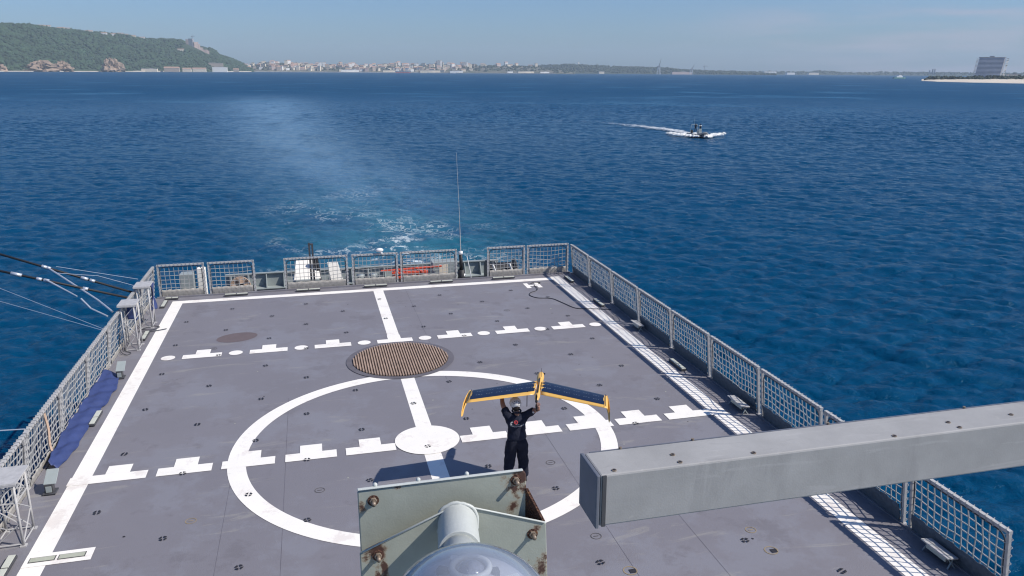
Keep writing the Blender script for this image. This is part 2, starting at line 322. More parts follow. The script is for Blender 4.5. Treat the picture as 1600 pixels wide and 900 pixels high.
# ================================================================ LAND (world frame)
def pol(az, d, z=0.0): a = R_(az); return (CW.x + d * math.sin(a), CW.y + d * math.cos(a), z)
def fbm(x, y, seed=0, base=0.004, oct_=5):
    v = np.zeros_like(x); a = 1.0; f = base; g = np.random.default_rng(seed)
    for o in range(oct_):
        for _ in range(3):
            t_ = g.uniform(0, 2 * np.pi); p = g.uniform(0, 6.28); v += a * np.sin((x * math.cos(t_) + y * math.sin(t_)) * f * 6.28 + p) / 3
        a *= 0.55; f *= 2.1
    return v
def landform(name, ridge, dshore, material, back=900, rough=0.06, seed=1, jag=3.0, prof=0.8, nd=34, step=0.06):
    az = np.array([r[0] for r in ridge]); dr = np.array([r[1] for r in ridge]); hr = np.array([max(r[2], 0.5) for r in ridge])
    A = np.arange(az[0], az[-1], step); D = np.interp(A, az, dr); Hh = np.interp(A, az, hr); Ds = np.interp(A, az, np.interp(az, [p[0] for p in dshore], [p[1] for p in dshore]))
    V = []; tt = np.concatenate([np.linspace(0, 1, nd), 1 + np.linspace(0.15, 1, 6)])
    for q, s in enumerate(tt):
        d = Ds + (D - Ds) * s if s <= 1 else D + back * (s - 1)
        x = CW.x + d * np.sin(np.radians(A)); y = CW.y + d * np.cos(np.radians(A))
        e = (np.sin(s * math.pi / 2) ** prof if s <= 1 else math.cos((s - 1) * math.pi / 2) ** 2)
        z = Hh * e * (1 + rough * fbm(x, y, seed) * (math.sin(min(s, 1) * math.pi))) + (fbm(x, y, seed + 9, 0.02, 3) * jag * (0.3 if s < 1 else 0.15) if 0 < s < 1.9 else 0)
        if s == 0: z = np.full_like(A, -3.0)
        if s >= 2: z = np.full_like(A, -4.0)
        V.append(np.stack([x, y, z], -1))
    V = np.array(V); n0, n1 = V.shape[:2]
    fs = [(a * n1 + c, a * n1 + c + 1, (a + 1) * n1 + c + 1, (a + 1) * n1 + c) for a in range(n0 - 1) for c in range(n1 - 1)]
    mb = MB(); mb.v = [tuple(v) for v in V.reshape(-1, 3)]; mb.f = fs
    o = mb.build(name, material, smooth=True); tag(o, kind='structure'); ENV.add(o)
    def height(a, s):     # surface point at azimuth a and fraction s from shore to ridge
        q = min(s, 1) * (nd - 1); q0 = int(min(q, nd - 2)); c = min(max((a - A[0]) / step, 0), n1 - 1.001); c0 = int(c); u = q - q0; v = c - c0
        return Vector(V[q0, c0] * (1 - u) * (1 - v) + V[q0 + 1, c0] * u * (1 - v) + V[q0, c0 + 1] * (1 - u) * v + V[q0 + 1, c0 + 1] * u * v)
    return o, height
mHill = mat('hillside scrub', (0.034, 0.056, 0.028), 0.95, var=0.35, scale=0.012, spots=[((0.15, 0.13, 0.10), 0.012, 0.67, 0.6), ((0.022, 0.036, 0.02), 0.03, 0.55, 0.7)])
mTown = mat('town ground', (0.14, 0.13, 0.10), 0.95, var=0.3, scale=0.02, spots=[((0.05, 0.07, 0.04), 0.012, 0.5, 0.8)])
mFar = mat('far woodland', (0.035, 0.05, 0.035), 0.95, var=0.3, scale=0.01)
headland_tab = [(-30.676, 2490, 89.0), (-24.569, 3195, 137.7), (-19.76, 3674, 165.8), (-17.292, 3900, 177.6), (-15.948, 4018, 180.4), (-14.743, 4123, 175.7), (-13.712, 4210, 170.5), (-12.619, 4301, 167.6), (-11.605, 4382, 167.9), (-10.795, 4447, 162.6), (-9.944, 4515, 151.9), (-9.285, 4566, 153.0), (-7.799, 4678, 152.6), (-7.238, 4721, 148.3), (-6.714, 4760, 138.4), (-6.152, 4803, 127.5), (-5.554, 4848, 106.2), (-5.383, 4862, 86.0), (-4.764, 4907, 72.0), (-4.152, 4952, 50.8), (-3.461, 5003, 19.1), (-3.191, 5023, 3)]
headland, hz_head = landform('headland', headland_tab, [(-30.7, 2100), (-17.3, 3450), (-7, 3900), (-3.2, 4500)], mHill, seed=3, rough=0.05, jag=6, prof=1.05)
city, hz_city = landform('town_hill', [(-4.315, 5200, 2.6), (-3.693, 5200, 28.8), (-3.078, 5200, 42.0), (-2.262, 5200, 50), (-1.038, 5200, 46), (-0.219, 5200, 38), (1.027, 5200, 35.9), (3.566, 5200, 37.6), (7.016, 5200, 40.0), (9.639, 5200, 43.5), (12.279, 5200, 43.4), (15.37, 5200, 41.4), (17.136, 5200, 26), (18.462, 5200, 6)], [(-4.3, 4650), (18.5, 4500)], mTown, seed=5, jag=3)
hills2, hz_h2 = landform('wooded_hill', [(10.9, 5900, 3), (13.162, 5900, 30), (16.252, 5900, 50.1), (17.791, 5900, 57.6), (18.626, 5900, 56.0), (20.641, 5900, 46.3), (22.813, 5900, 41.2), (24.533, 5900, 37.9), (25.817, 5900, 25.8), (27.086, 5900, 21.0), (29.584, 5900, 14.2), (31.8, 5900, 3)], [(10.9, 5300), (31.8, 5300)], mFar, seed=8, jag=4)
flat, hz_fl = landform('far_shore', [(25.408, 7500, 2), (28.753, 7500, 24.5), (30.034, 7500, 16.5), (31.209, 7500, 22.8), (32.812, 7500, 21.6), (33.839, 7500, 19.8), (34.3, 7500, 30.7), (35.077, 7500, 27.7), (35.548, 7500, 16.1), (36.726, 7500, 17.2), (38.322, 7500, 23.8), (40.527, 7500, 22.7), (43.197, 7500, 20.6), (45.765, 7500, 20.6), (54.411, 7500, 24.4)], [(25.4, 7000), (54.4, 7000)], mFar, seed=11, jag=3)
spit, hz_sp = landform('sand_spit', [(40.405, 1900, 0.6), (40.679, 1900, 2.9), (41.2, 1900, 3.5), (43, 1900, 5), (45.77, 1900, 6), (51.7, 1900, 7), (61.3, 1900, 7)], [(40.4, 1800), (41.5, 1620), (45.7, 1500), (61, 1400)], mSand, seed=13, jag=0.8, rough=0.02, step=0.04, back=700)

# woodland that reads as one mass: leaf-clump crowns spread over the slopes
def crowns(name, pts, label, material, squash=0.8):
    base = bmesh.new(); bmesh.ops.create_icosphere(base, subdivisions=1, radius=1.0)
    bv = np.array([v.co[:] for v in base.verts]); bf = np.array([[v.index for v in f.verts] for f in base.faces]); base.free()
    P = np.array([p[:3] for p in pts]); S = np.array([p[3] for p in pts]); n = len(P); k = len(bv)
    V = bv[None] * (1 + 0.32 * rng.normal(size=(n, k, 1))) * S[:, None, None] * np.array([1, 1, squash]) + P[:, None]
    F = (bf[None] + (np.arange(n) * k)[:, None, None]).reshape(-1, 3)
    me = bpy.data.meshes.new(name); me.vertices.add(n * k); me.vertices.foreach_set('co', V.astype(np.float32).ravel())
    me.loops.add(F.size); me.loops.foreach_set('vertex_index', F.astype(np.int32).ravel()); me.polygons.add(len(F))
    me.polygons.foreach_set('loop_start', np.arange(0, F.size, 3, dtype=np.int32)); me.polygons.foreach_set('loop_total', np.full(len(F), 3, dtype=np.int32)); me.update()
    me.materials.append(material); o = bpy.data.objects.new(name, me); COL.objects.link(o); tag(o, label, 'trees', kind='stuff'); ENV.add(o); return o
mTree = mat('pine foliage', (0.032, 0.060, 0.027), 0.95, var=0.55, scale=0.022, spots=[((0.025, 0.04, 0.026), 0.05, 0.55, 0.7)])
pts = []
while len(pts) < 9500:
    a = random.uniform(-22, -3.3); s = random.random() ** 0.85
    p = hz_head(a, s); clear = math.sin(a * 9 + s * 13) + math.sin(a * 23 - s * 21)
    if clear > 1.25 and s > 0.35: continue
    if s < 0.03 or (-7.4 < a < -5.9 and s > 0.5): continue
    pts.append((p.x, p.y, p.z + 2, random.uniform(4, 9.5)))
crowns('woodland', pts, 'dense green pine wood covering the steep headland on the left', mTree)
pts = []
for _ in range(2600):
    a = random.uniform(10.9, 31.7); s = random.uniform(0.05, 1); p = hz_h2(a, s); pts.append((p.x, p.y, p.z + 2, random.uniform(5, 10)))
for _ in range(1200):
    a = random.uniform(25.6, 53); p = hz_fl(a, random.uniform(0.1, 1)); pts.append((p.x, p.y, p.z + 2, random.uniform(5, 10)))
for _ in range(900):
    a = random.uniform(-4.2, 18.3); p = hz_city(a, random.uniform(0.1, 1)); pts.append((p.x, p.y, p.z + 1, random.uniform(4, 9)))
crowns('far_woodland', pts, 'hazy blue-green woods along the low far shore', mFar)
pts = []
for _ in range(1500):
    a = random.uniform(40.6, 52); s = random.uniform(0.62, 1); hh = np.interp(a, [40.6, 40.9, 42, 42.8, 43.2, 46, 52], [3, 8, 8.5, 7, 9.5, 11, 12])
    p = hz_sp(a, s); pts.append((p.x, p.y, random.uniform(1.5, hh), random.uniform(1.8, 3.4)))
crowns('coastal_scrub', pts, 'dark scrub and low pines behind the pale beach on the right', mFar)
# beach line and quay under the headland, waterfront wall of the town
def strip(name, a0, a1, d0, d1, z, material, d2=None):
    mb = MB(); A = np.linspace(a0, a1, 60)
    for q in range(59):
        u0, u1 = q / 59, (q + 1) / 59; D0, D1 = d0 + (d1 - d0) * u0, d0 + (d1 - d0) * u1
        w_ = 30; x = [pol(A[q], D0), pol(A[q + 1], D1), pol(A[q + 1], D1 + w_), pol(A[q], D0 + w_)]
        mb.add([(p[0], p[1], -1) for p in x[:2]] + [(p[0], p[1], z) for p in x[:2]] + [(p[0], p[1], z) for p in x[2:]], [(0, 1, 3, 2), (2, 3, 4, 5)])
    o = mb.build(name, material); tag(o, kind='structure'); ENV.add(o); return o
mBeach = mat('pale shingle beach', (0.55, 0.48, 0.40), 0.9, var=0.2, scale=0.02)
mQuay = mat('quay stone', (0.50, 0.47, 0.42), 0.9, var=0.3, scale=0.03)
strip('beach', -20, -10.5, 3180, 3640, 3.0, mBeach); strip('beach', -10.5, -3.4, 3640, 4400, 4.5, mBeach); strip('quay', -3.9, 17, 4560, 4470, 3.5, mQuay)

# rock outcrops above the beach
mRock = mat('ochre cliff rock', (0.30, 0.22, 0.16), 0.95, var=0.4, scale=0.06)
def rock(az, d, wdt, hgt, label, seed):
    g = random.Random(seed); mb = MB(); c = Vector(pol(az, d)); n = 26; m_ = 12
    for i_ in range(m_ + 1):
        th_ = math.pi / 2 * i_ / m_
        for j_ in range(n):
            ph = 2 * math.pi * j_ / n; k = 0.85 + g.uniform(-0.3, 0.3) + 0.2 * math.sin(ph * 3 + seed)
            mb.v.append((c.x + wdt * math.sin(th_) * math.cos(ph) * k * 0.5, c.y + wdt * 0.5 * math.sin(th_) * math.sin(ph) * k, max(-1, hgt * math.cos(th_) ** 0.9 * (1 + g.uniform(-0.35, 0.12)) if i_ < m_ else -1)))
    for i_ in range(m_):
        for j_ in range(n): mb.f.append((i_ * n + j_, (i_ + 1) * n + j_, (i_ + 1) * n + (j_ + 1) % n, i_ * n + (j_ + 1) % n))
    o = mb.build('rock_outcrop', mRock, at=pol(az, d, 0)); tag(o, label, 'rock', 'bare rock outcrops along the headland beach'); ENV.add(o)
rock(-11.72, 3560, 82, 50, 'tall ochre rock outcrop on the beach, rightmost of the bare rocks', 1)
rock(-15.5, 3420, 105, 38, 'wide grey-brown rock outcrop above the beach left of two others', 2)
rock(-14.35, 3480, 74, 36, 'steep grey rock outcrop between the wide outcrop and the ochre one', 3)
rock(-17.6, 3330, 50, 24, 'small rock outcrop at the far left edge of the photo', 4)

# buildings: walls, roof, window bands
mWall = [mat('whitewash wall', (0.86, 0.83, 0.78), 0.9, var=0.05, scale=0.05), mat('cream wall', (0.78, 0.68, 0.53), 0.9, var=0.05, scale=0.05), mat('tan wall', (0.45, 0.37, 0.30), 0.9, var=0.05, scale=0.05), mat('grey wall', (0.36, 0.36, 0.37), 0.9, var=0.05, scale=0.05), mat('pink wall', (0.60, 0.46, 0.40), 0.9, var=0.05, scale=0.05)]
mRoof = [mat('clay roof', (0.42, 0.27, 0.20), 0.9, var=0.15, scale=0.1), mat('flat roof', (0.30, 0.29, 0.28), 0.9, var=0.1, scale=0.1)]
def add_windows(m, fx=4.2, fz=3.3):
    t = m.node_tree; b = t.nodes['Principled BSDF']; src = b.inputs['Base Color'].links[0].from_socket
    co = t.nodes.new('ShaderNodeTexCoord'); se = t.nodes.new('ShaderNodeSeparateXYZ'); t.links.new(co.outputs['Object'], se.inputs[0])
    def M_(op, a, v=None):
        n = t.nodes.new('ShaderNodeMath'); n.operation = op; t.links.new(a, n.inputs[0])
        if isinstance(v, (int, float)): n.inputs[1].default_value = v
        elif v is not None: t.links.new(v, n.inputs[1])
        return n.outputs[0]
    ax_ = M_('ADD', se.outputs[0], se.outputs[1]); wx_ = M_('LESS_THAN', M_('FRACT', M_('DIVIDE', ax_, fx)), .28); wz_ = M_('LESS_THAN', M_('FRACT', M_('DIVIDE', se.outputs[2], fz)), .36)
    mx = t.nodes.new('ShaderNodeMix'); mx.data_type = 'RGBA'; t.links.new(M_('MULTIPLY', wx_, wz_), mx.inputs[0]); t.links.new(src, mx.inputs[6]); mx.inputs[7].default_value = (.06, .065, .075, 1); t.links.new(mx.outputs[2], b.inputs['Base Color'])
for m_ in mWall: add_windows(m_)
mWallP = mat('plain pale wall', (0.80, 0.77, 0.70), 0.9, var=0.05, scale=0.05)
mWin = mat('dark windows', (0.05, 0.06, 0.08), 0.3, var=0.1)
def building(p, wx, dy, h, wm, rm, pitched, label, group, name='town_building', rz=0.0, floors=None, cat='building'):
    root = empty(name, p, label, cat, group, rz); ENV.add(root); O = Vector(p)
    MB().box((O.x, O.y, O.z + h / 2 - 3), (wx, dy, h + 6)).build('wall', wm, root)
    mb = MB()
    if pitched:
        z = O.z + h; e = 0.6; mb.add([(O.x - wx / 2 - e, O.y - dy / 2 - e, z), (O.x + wx / 2 + e, O.y - dy / 2 - e, z), (O.x + wx / 2 + e, O.y + dy / 2 + e, z), (O.x - wx / 2 - e, O.y + dy / 2 + e, z), (O.x - wx / 2 - e, O.y, z + dy * 0.22), (O.x + wx / 2 + e, O.y, z + dy * 0.22)], [(0, 1, 5, 4), (2, 3, 4, 5), (0, 4, 3), (1, 2, 5), (0, 3, 2, 1)])
    else: mb.box((O.x, O.y, O.z + h + 0.4), (wx + 0.5, dy + 0.5, 0.8)); mb.box((O.x + wx * 0.1, O.y, O.z + h + 1.9), (wx * 0.25, dy * 0.3, 2.2))
    mb.build('roof', rm, root)
    return root
kinds = []
for k_ in range(14):
    wx = random.uniform(12, 30); h = random.uniform(7, 17); pit = random.random() < 0.25
    kinds.append((wx, random.uniform(10, 16), h, random.choice([mWall[0], mWall[0], mWall[1], mWall[1], mWall[2], mWall[4]]), mRoof[0] if pit else mRoof[1], pit))
protos = []
TG = 'pale houses of the far hillside town'
def tlab(k, a, s):
    wx, dy, h, wm, rm, pit = kinds[k]
    c = {0: 'white', 1: 'cream', 2: 'tan', 3: 'grey', 4: 'pinkish'}[mWall.index(wm)]
    part = 'left end' if a < 0.3 else 'left half' if a < 4.5 else 'middle' if a < 8 else 'right half' if a < 11.5 else 'right end'
    row = 'near the water' if s < .3 else 'halfway up' if s < .65 else 'on the skyline'
    return f"{'wide' if wx > 21 else 'small'} {c} {'tile-roofed' if pit else 'flat-roofed'} house {row}, {part} of the far town"
cnt = 0
while cnt < 270:
    a = random.uniform(-3.85, 15.9); s = random.random() ** 1.25
    dens = 0.5 + 0.5 * math.sin(a * 1.1 + 0.6) * math.sin(s * 5 + a)
    if a > 11.3 and not (s > 0.72): continue
    if random.random() > 0.35 + dens: continue
    p = hz_city(a, 0.06 + 0.94 * s); p.z = max(p.z, 2)
    if len(protos) < len(kinds):
        wx, dy, h, wm, rm, pit = kinds[len(protos)]
        k_ = len(protos); o = building(p, wx, dy, h, wm, rm, pit, tlab(k_, a, s), TG); protos.append(o)
    else:
        k_ = random.randrange(14); o = copy_tree(protos[k_]); o['label'] = tlab(k_, a, s); o.scale = (1.1, 1, random.uniform(1.0, 1.5)); ENV.add(o); o.location = p; o.rotation_euler.z = random.uniform(-0.5, 0.5)
    cnt += 1
def special(az, d, z, wx, dy, h, wm, label, pitched=False, name='apartment_block', rz=0.0):
    p = Vector(pol(az, d, z)); return building(p, wx, dy, h, wm, mRoof[0] if pitched else mRoof[1], pitched, label, None, name, rz)
for q, (az, lab) in enumerate([(0.86, 'first and leftmost slab of the white tower trio above the town waterfront'), (1.07, 'middle slab of the white tower trio above the town waterfront'), (1.27, 'rightmost slab of the white tower trio above the town waterfront')]):
    special(az, 4900, 14, 13, 15, 40, mWall[0], lab, name='tower_block')
special(8.97, 4850, 18, 20, 16, 50, mWall[3], 'grey round-topped tower standing highest in the middle of the town', name='tower_block')
special(9.16, 4860, 18, 9, 12, 52, mWall[0], 'narrow white tower right against the tall grey one', name='tower_block')
special(10.72, 4850, 20, 22, 16, 40, mWall[3], 'broad blue-grey tower right of the tallest grey one', name='tower_block')
special(10.95, 4860, 20, 8, 12, 42, mWall[0], 'slim white tower right beside the broad blue-grey one', name='tower_block')
special(9.95, 4850, 20, 18, 16, 30, mWall[3], 'grey mid-height tower between the two tallest town towers', name='tower_block')
special(18.62, 5850, 56, 10, 10, 20, mWall[0], 'white water tower on the wooded hill right of the town', name='water_tower')
special(3.0, 4560, 2, 95, 20, 12, mWall[0], 'long low white warehouse on the town quay left of the red ship', name='warehouse')
special(5.7, 4540, 2, 80, 20, 11, mWall[1], 'long cream quay building just left of the dark red-bottomed ship', name='warehouse')
special(8.4, 4520, 2, 110, 20, 12, mWall[1], 'long cream waterfront warehouse below the tallest grey tower', name='warehouse')
special(10.2, 4510, 2, 70, 20, 10, mWall[0], 'long white waterfront shed below the broad blue-grey tower', name='warehouse')
special(13.9, 4500, 3, 30, 14, 9, mWall[0], 'small white building at the water, left end of the shore under the woods', name='quay_building')
special(15.0, 4500, 3, 90, 14, 9, mWall[1], 'long cream shed at the waterline under the right end of the town', name='warehouse')
special(16.3, 4500, 3, 50, 14, 8, mWall[0], 'white shed at the waterline, last one before the open wooded shore', name='warehouse')
special(20.2, 5300, 2, 36, 14, 12, mWall[1], 'cream block alone on the shore below the water tower hill', name='quay_building')
special(25.6, 5200, 2, 130, 20, 13, mWall[4], 'long pinkish dockyard shed between the two harbour cranes', name='warehouse')
special(29.6, 5600, 2, 60, 20, 12, mWall[0], 'white shed alone on the shore right of the harbour cranes', name='warehouse')
special(31.3, 6950, 2, 110, 30, 22, mWall[0], 'white factory on the low far shore, left of its neighbours', name='factory')
special(32.6, 6960, 2, 70, 30, 14, mWall[0], 'low white hall on the far shore beside the white factory', name='factory')
special(34.0, 6960, 2, 90, 30, 14, mWall[1], 'low cream hall at the right end of the far factory group', name='factory')
# buildings under the headland
for az, wd, h, wm, lab, pit, dd, z in [
    (-9.55, 60, 9, mWall[1], 'low cream building on the beach, leftmost of those under the headland', False, 3720, 4),
    (-8.25, 60, 13, mWall[2], 'brown gabled building on the beach under the headland', True, 3800, 4),
    (-7.35, 34, 9, mWall[1], 'small cream shed right of the brown gabled beach building', True, 3850, 4),
    (-6.6, 55, 10, mWall[1], 'low cream hall on the beach left of the cream fort', True, 3900, 4),
    (-5.95, 120, 12, mWall[2], 'long brown wall-like building on the slope behind the cream fort', False, 4200, 28),
    (-5.35, 64, 18, mWallP, 'cream fort with pale walls at the right end of the beach', False, 4000, 4),
    (-4.35, 24, 8, mWall[2], 'small brown hut on the beach right of the cream fort', True, 4200, 4)]:
    special(az, dd, z, wd, 22, h, wm, lab, pit, name='shore_building')
for q_, (az, s) in enumerate([(-15.2, 0.95), (-14.9, 0.93), (-14.2, 0.97), (-13.9, 0.96), (-12.7, 0.8), (-11.9, 0.82), (-11.0, 0.98), (-10.7, 0.97), (-10.3, 0.86), (-11.4, 0.84), (-9.8, 0.85), (-7.6, 0.45)]):
    p = hz_head(az, s); p.z += 3; building(p, random.uniform(16, 30), 12, 7, mWall[random.choice([0, 1])], mRoof[0], True, f"small pale house among the headland trees, {['first', 'second', 'third', 'fourth', 'seventh', 'eighth', 'eleventh', 'tenth', 'tenth from last', 'ninth', 'last but one', 'last'][0] if False else ['first', 'second', 'third', 'fourth', 'fifth', 'seventh', 'eighth', 'ninth', 'tenth', 'sixth', 'eleventh', 'twelfth'][q_]} from the left", 'pale houses on the headland', 'house')
# ruined fort on the brow of the headland and the tower crane over it
rp = Vector(pol(-6.85, 4440, 116)); root = empty('ruined_fort', rp, 'ruined reddish fort on the brow of the headland under a tower crane', 'ruin'); ENV.add(root)
for dx, dz, w_, h_ in [(-26, 18, 12, 20), (-8, 8, 22, 34), (14, 0, 20, 26), (27, -10, 8, 26), (38, -14, 14, 14), (50, -24, 26, 14), (66, -26, 10, 12)]:
    MB().box((rp.x + dx, rp.y + abs(dx) * 0.2, rp.z + dz + h_ / 2 - 6), (w_, 14, h_ + 12), rz=0.3 * math.sin(dx)).build('wall', mWall[4] if dx % 4 else mWall[3], root)
mCrane = mat('crane steel', (0.16, 0.18, 0.22), 0.6, var=0.1)
mCraneW = mat('pale crane steel', (0.55, 0.58, 0.62), 0.6, var=0.1)
def tower_crane(p, h, jib, label, th=1.4):
    root = empty('tower_crane', p, label, 'crane'); ENV.add(root); P = Vector(p)
    MB().tube([P, P + Vector((0, 0, h))], th, 4).build('mast', mCrane, root)
    MB().tube([P + Vector((-jib * 0.3, 0, h * 0.9)), P + Vector((jib, 0, h * 0.9))], th * 0.9, 4).build('jib', mCrane, root)
    MB().tube([P + Vector((0, 0, h * 1.08)), P + Vector((jib * 0.7, 0, h * 0.92))], th * 0.3, 4).build('tie_rod', mCrane, root)
    MB().box(P + Vector((-jib * 0.28, 0, h * 0.86)), (5, 4, 4)).build('counterweight', mCrane, root)
tower_crane(pol(-6.85, 4500, 120), 56, 13, 'thin tower crane standing above the ruined fort on the headland', 0.8)
tower_crane(pol(27.1, 5700, 10), 48, 26, 'tower crane with long flat jib behind the dockyard, rightmost of the cranes', 1.5)
tower_crane(pol(28.4, 5800, 8), 24, 8, 'tiny tower crane on the low shore right of the flat-jibbed crane', 1.0)
def dock_crane(az, d, h, lean, label):
    P = Vector(pol(az, d, 0)); root = empty('harbour_crane', P, label, 'crane', 'harbour cranes of the dockyard'); ENV.add(root)
    mb = MB()
    for sx_ in (-1, 1):
        for sy_ in (-1, 1): mb.tube([P + Vector((sx_ * 9, sy_ * 7, -1)), P + Vector((sx_ * 5, sy_ * 4, h * 0.45))], 1.3, 4)
    mb.tube([P + Vector((-8, 0, h * 0.2)), P + Vector((8, 0, h * 0.2))], 1.0, 4)
    mb.build('portal', mCraneW, root)
    MB().box(P + Vector((0, 0, h * 0.49)), (13, 10, h * 0.08)).build('machine_house', mCrane, root)
    MB().tube([P + Vector((2, 0, h * 0.5)), P + Vector((lean, 0, h))], [2.4, 1.0], 4).build('boom', mCrane, root)
    MB().tube([P + Vector((-4, 0, h * 0.5)), P + Vector((lean * 0.35, 0, h * 0.72))], 1.2, 4).build('strut', mCrane, root)
dock_crane(24.08, 5000, 90, 12, 'tallest harbour crane with its boom raised almost upright')
dock_crane(26.25, 5000, 58, 18, 'smaller harbour crane with its boom slanting to the right')
# red-bottomed cargo ship moored at the town quay, ferry on the right
P = Vector(pol(6.55, 4400, 0)); root = empty('cargo_ship', P, 'dark cargo ship with red bottom moored at the town quay', 'ship'); ENV.add(root)
MB().prism([(P.x - 38, P.y - 6), (P.x + 30, P.y - 6), (P.x + 40, P.y), (P.x + 30, P.y + 6), (P.x - 38, P.y + 6)], -1, 4.5).build('lower_hull', mat('red hull paint', (0.42, 0.09, 0.10), 0.6, var=0.1), root)
MB().prism([(P.x - 40, P.y - 6.5), (P.x + 32, P.y - 6.5), (P.x + 44, P.y), (P.x + 32, P.y + 6.5), (P.x - 40, P.y + 6.5)], 4.5, 9).build('upper_hull', mCrane, root)
MB().box(P + Vector((-28, 0, 13)), (16, 11, 9)).build('deckhouse', mWall[0], root)
P = Vector(pol(39.15, 2600, 0)); root = empty('ferry', P, 'small white ferry far off in front of the low shore on the right', 'boat'); ENV.add(root)
MB().prism([(P.x - 20, P.y - 4), (P.x + 12, P.y - 4), (P.x + 20, P.y), (P.x + 12, P.y + 4), (P.x - 20, P.y + 4)], -1, 3.5, None).build('hull', mat('green hull paint', (0.10, 0.25, 0.20), 0.5, var=0.1), root)
MB().box(P + Vector((-2, 0, 5)), (20, 6, 4)).box(P + Vector((0, 0, 8)), (9, 5, 3)).build('cabin', mWhiteP, root)
# big slab hotel above the beach on the right: slanted side walls, sawtooth balconies, 16 floors
TP = Vector(pol(43.95, 2040, 0)); TP.z = 5; root = empty('hotel_tower', TP, 'big grey-blue slab tower with rows of balconies above the beach', 'building'); ENV.add(root)
a0 = R_(43.95); ux = Vector((math.cos(a0), -math.sin(a0), 0)); uy = Vector((math.sin(a0), math.cos(a0), 0))
mTower = mat('tower concrete', (0.50, 0.56, 0.66), 0.8, var=0.08, scale=0.05); mTowerD = mat('tower recess glass', (0.17, 0.22, 0.32), 0.3, var=0.15, scale=0.1)
H_ = 42.0; nf = 16; mbw = MB(); mbs = MB(); mbe = MB()
for f_ in range(nf):
    z = TP.z + H_ * (f_ + 0.5) / nf; lean = (f_ / nf) * 4.5
    c = TP + ux * (lean - 2 + 0.5) ; c.z = z
    mbw.box(c, (47, 16, H_ / nf), rz=-a0)
    mbs.box(Vector((c.x, c.y, z - H_ / nf * 0.36)) - uy * 8.6, (49, 1.7, H_ / nf * 0.40), rz=-a0)
    for sd in (-1, 1): mbe.box(Vector((c.x, c.y, z - H_ / nf * 0.25)) + ux * sd * (24.5 + (2.0 if sd < 0 else 4.5)) + uy * 1, (4, 9, H_ / nf * 0.5), rz=-a0)
mbw.build('recessed_floors', mTowerD, root); mbs.build('balcony_bands', mTower, root); mbe.build('side_balconies', mWall[0], root)
c0 = TP + ux * 20.5 - uy * 1; c1 = c0 + ux * 5.0; c1.z = TP.z + H_ + 1
MB().add([c0 - uy * 9, c0 + ux * 3 - uy * 9, c0 + ux * 3 + uy * 9, c0 + uy * 9, c1 - uy * 9, c1 + ux * 3 - uy * 9, c1 + ux * 3 + uy * 9, c1 + uy * 9], [(0, 1, 2, 3), (4, 5, 6, 7), (0, 1, 5, 4), (1, 2, 6, 5), (2, 3, 7, 6), (3, 0, 4, 7)]).build('end_wall', mWhiteP, root)
MB().box(TP + Vector((0, 0, H_ + 1)) + ux * 3, (50, 16, 1.2), rz=-a0).box(TP + Vector((0, 0, H_ + 2.6)) + ux * 2, (9, 6, 3), rz=-a0).build('roof', mWall[3], root)
special(45.25, 1990, 4, 24, 12, 9, mWall[0], 'low white house with two wings right of the big slab tower', name='beach_house', rz=-0.7)
for az, h, w_, lab in [(40.79, 24, 10, 'thin chimney, leftmost of the trio on the far low shore'), (40.95, 34, 11, 'middle chimney of the trio on the far low shore'), (41.07, 34, 9, 'rightmost chimney of the trio on the far low shore')]:
    P = Vector(pol(az, 6500, 14)); o = MB().tube([P, P + Vector((0, 0, h * 0.9)), P + Vector((0, 0, h))], [w_ * 0.5, w_ * 0.42, w_ * 0.36], 8).build('chimney_stack', mCrane, at=P); tag(o, lab, 'chimney', 'chimneys on the far low shore'); ENV.add(o)

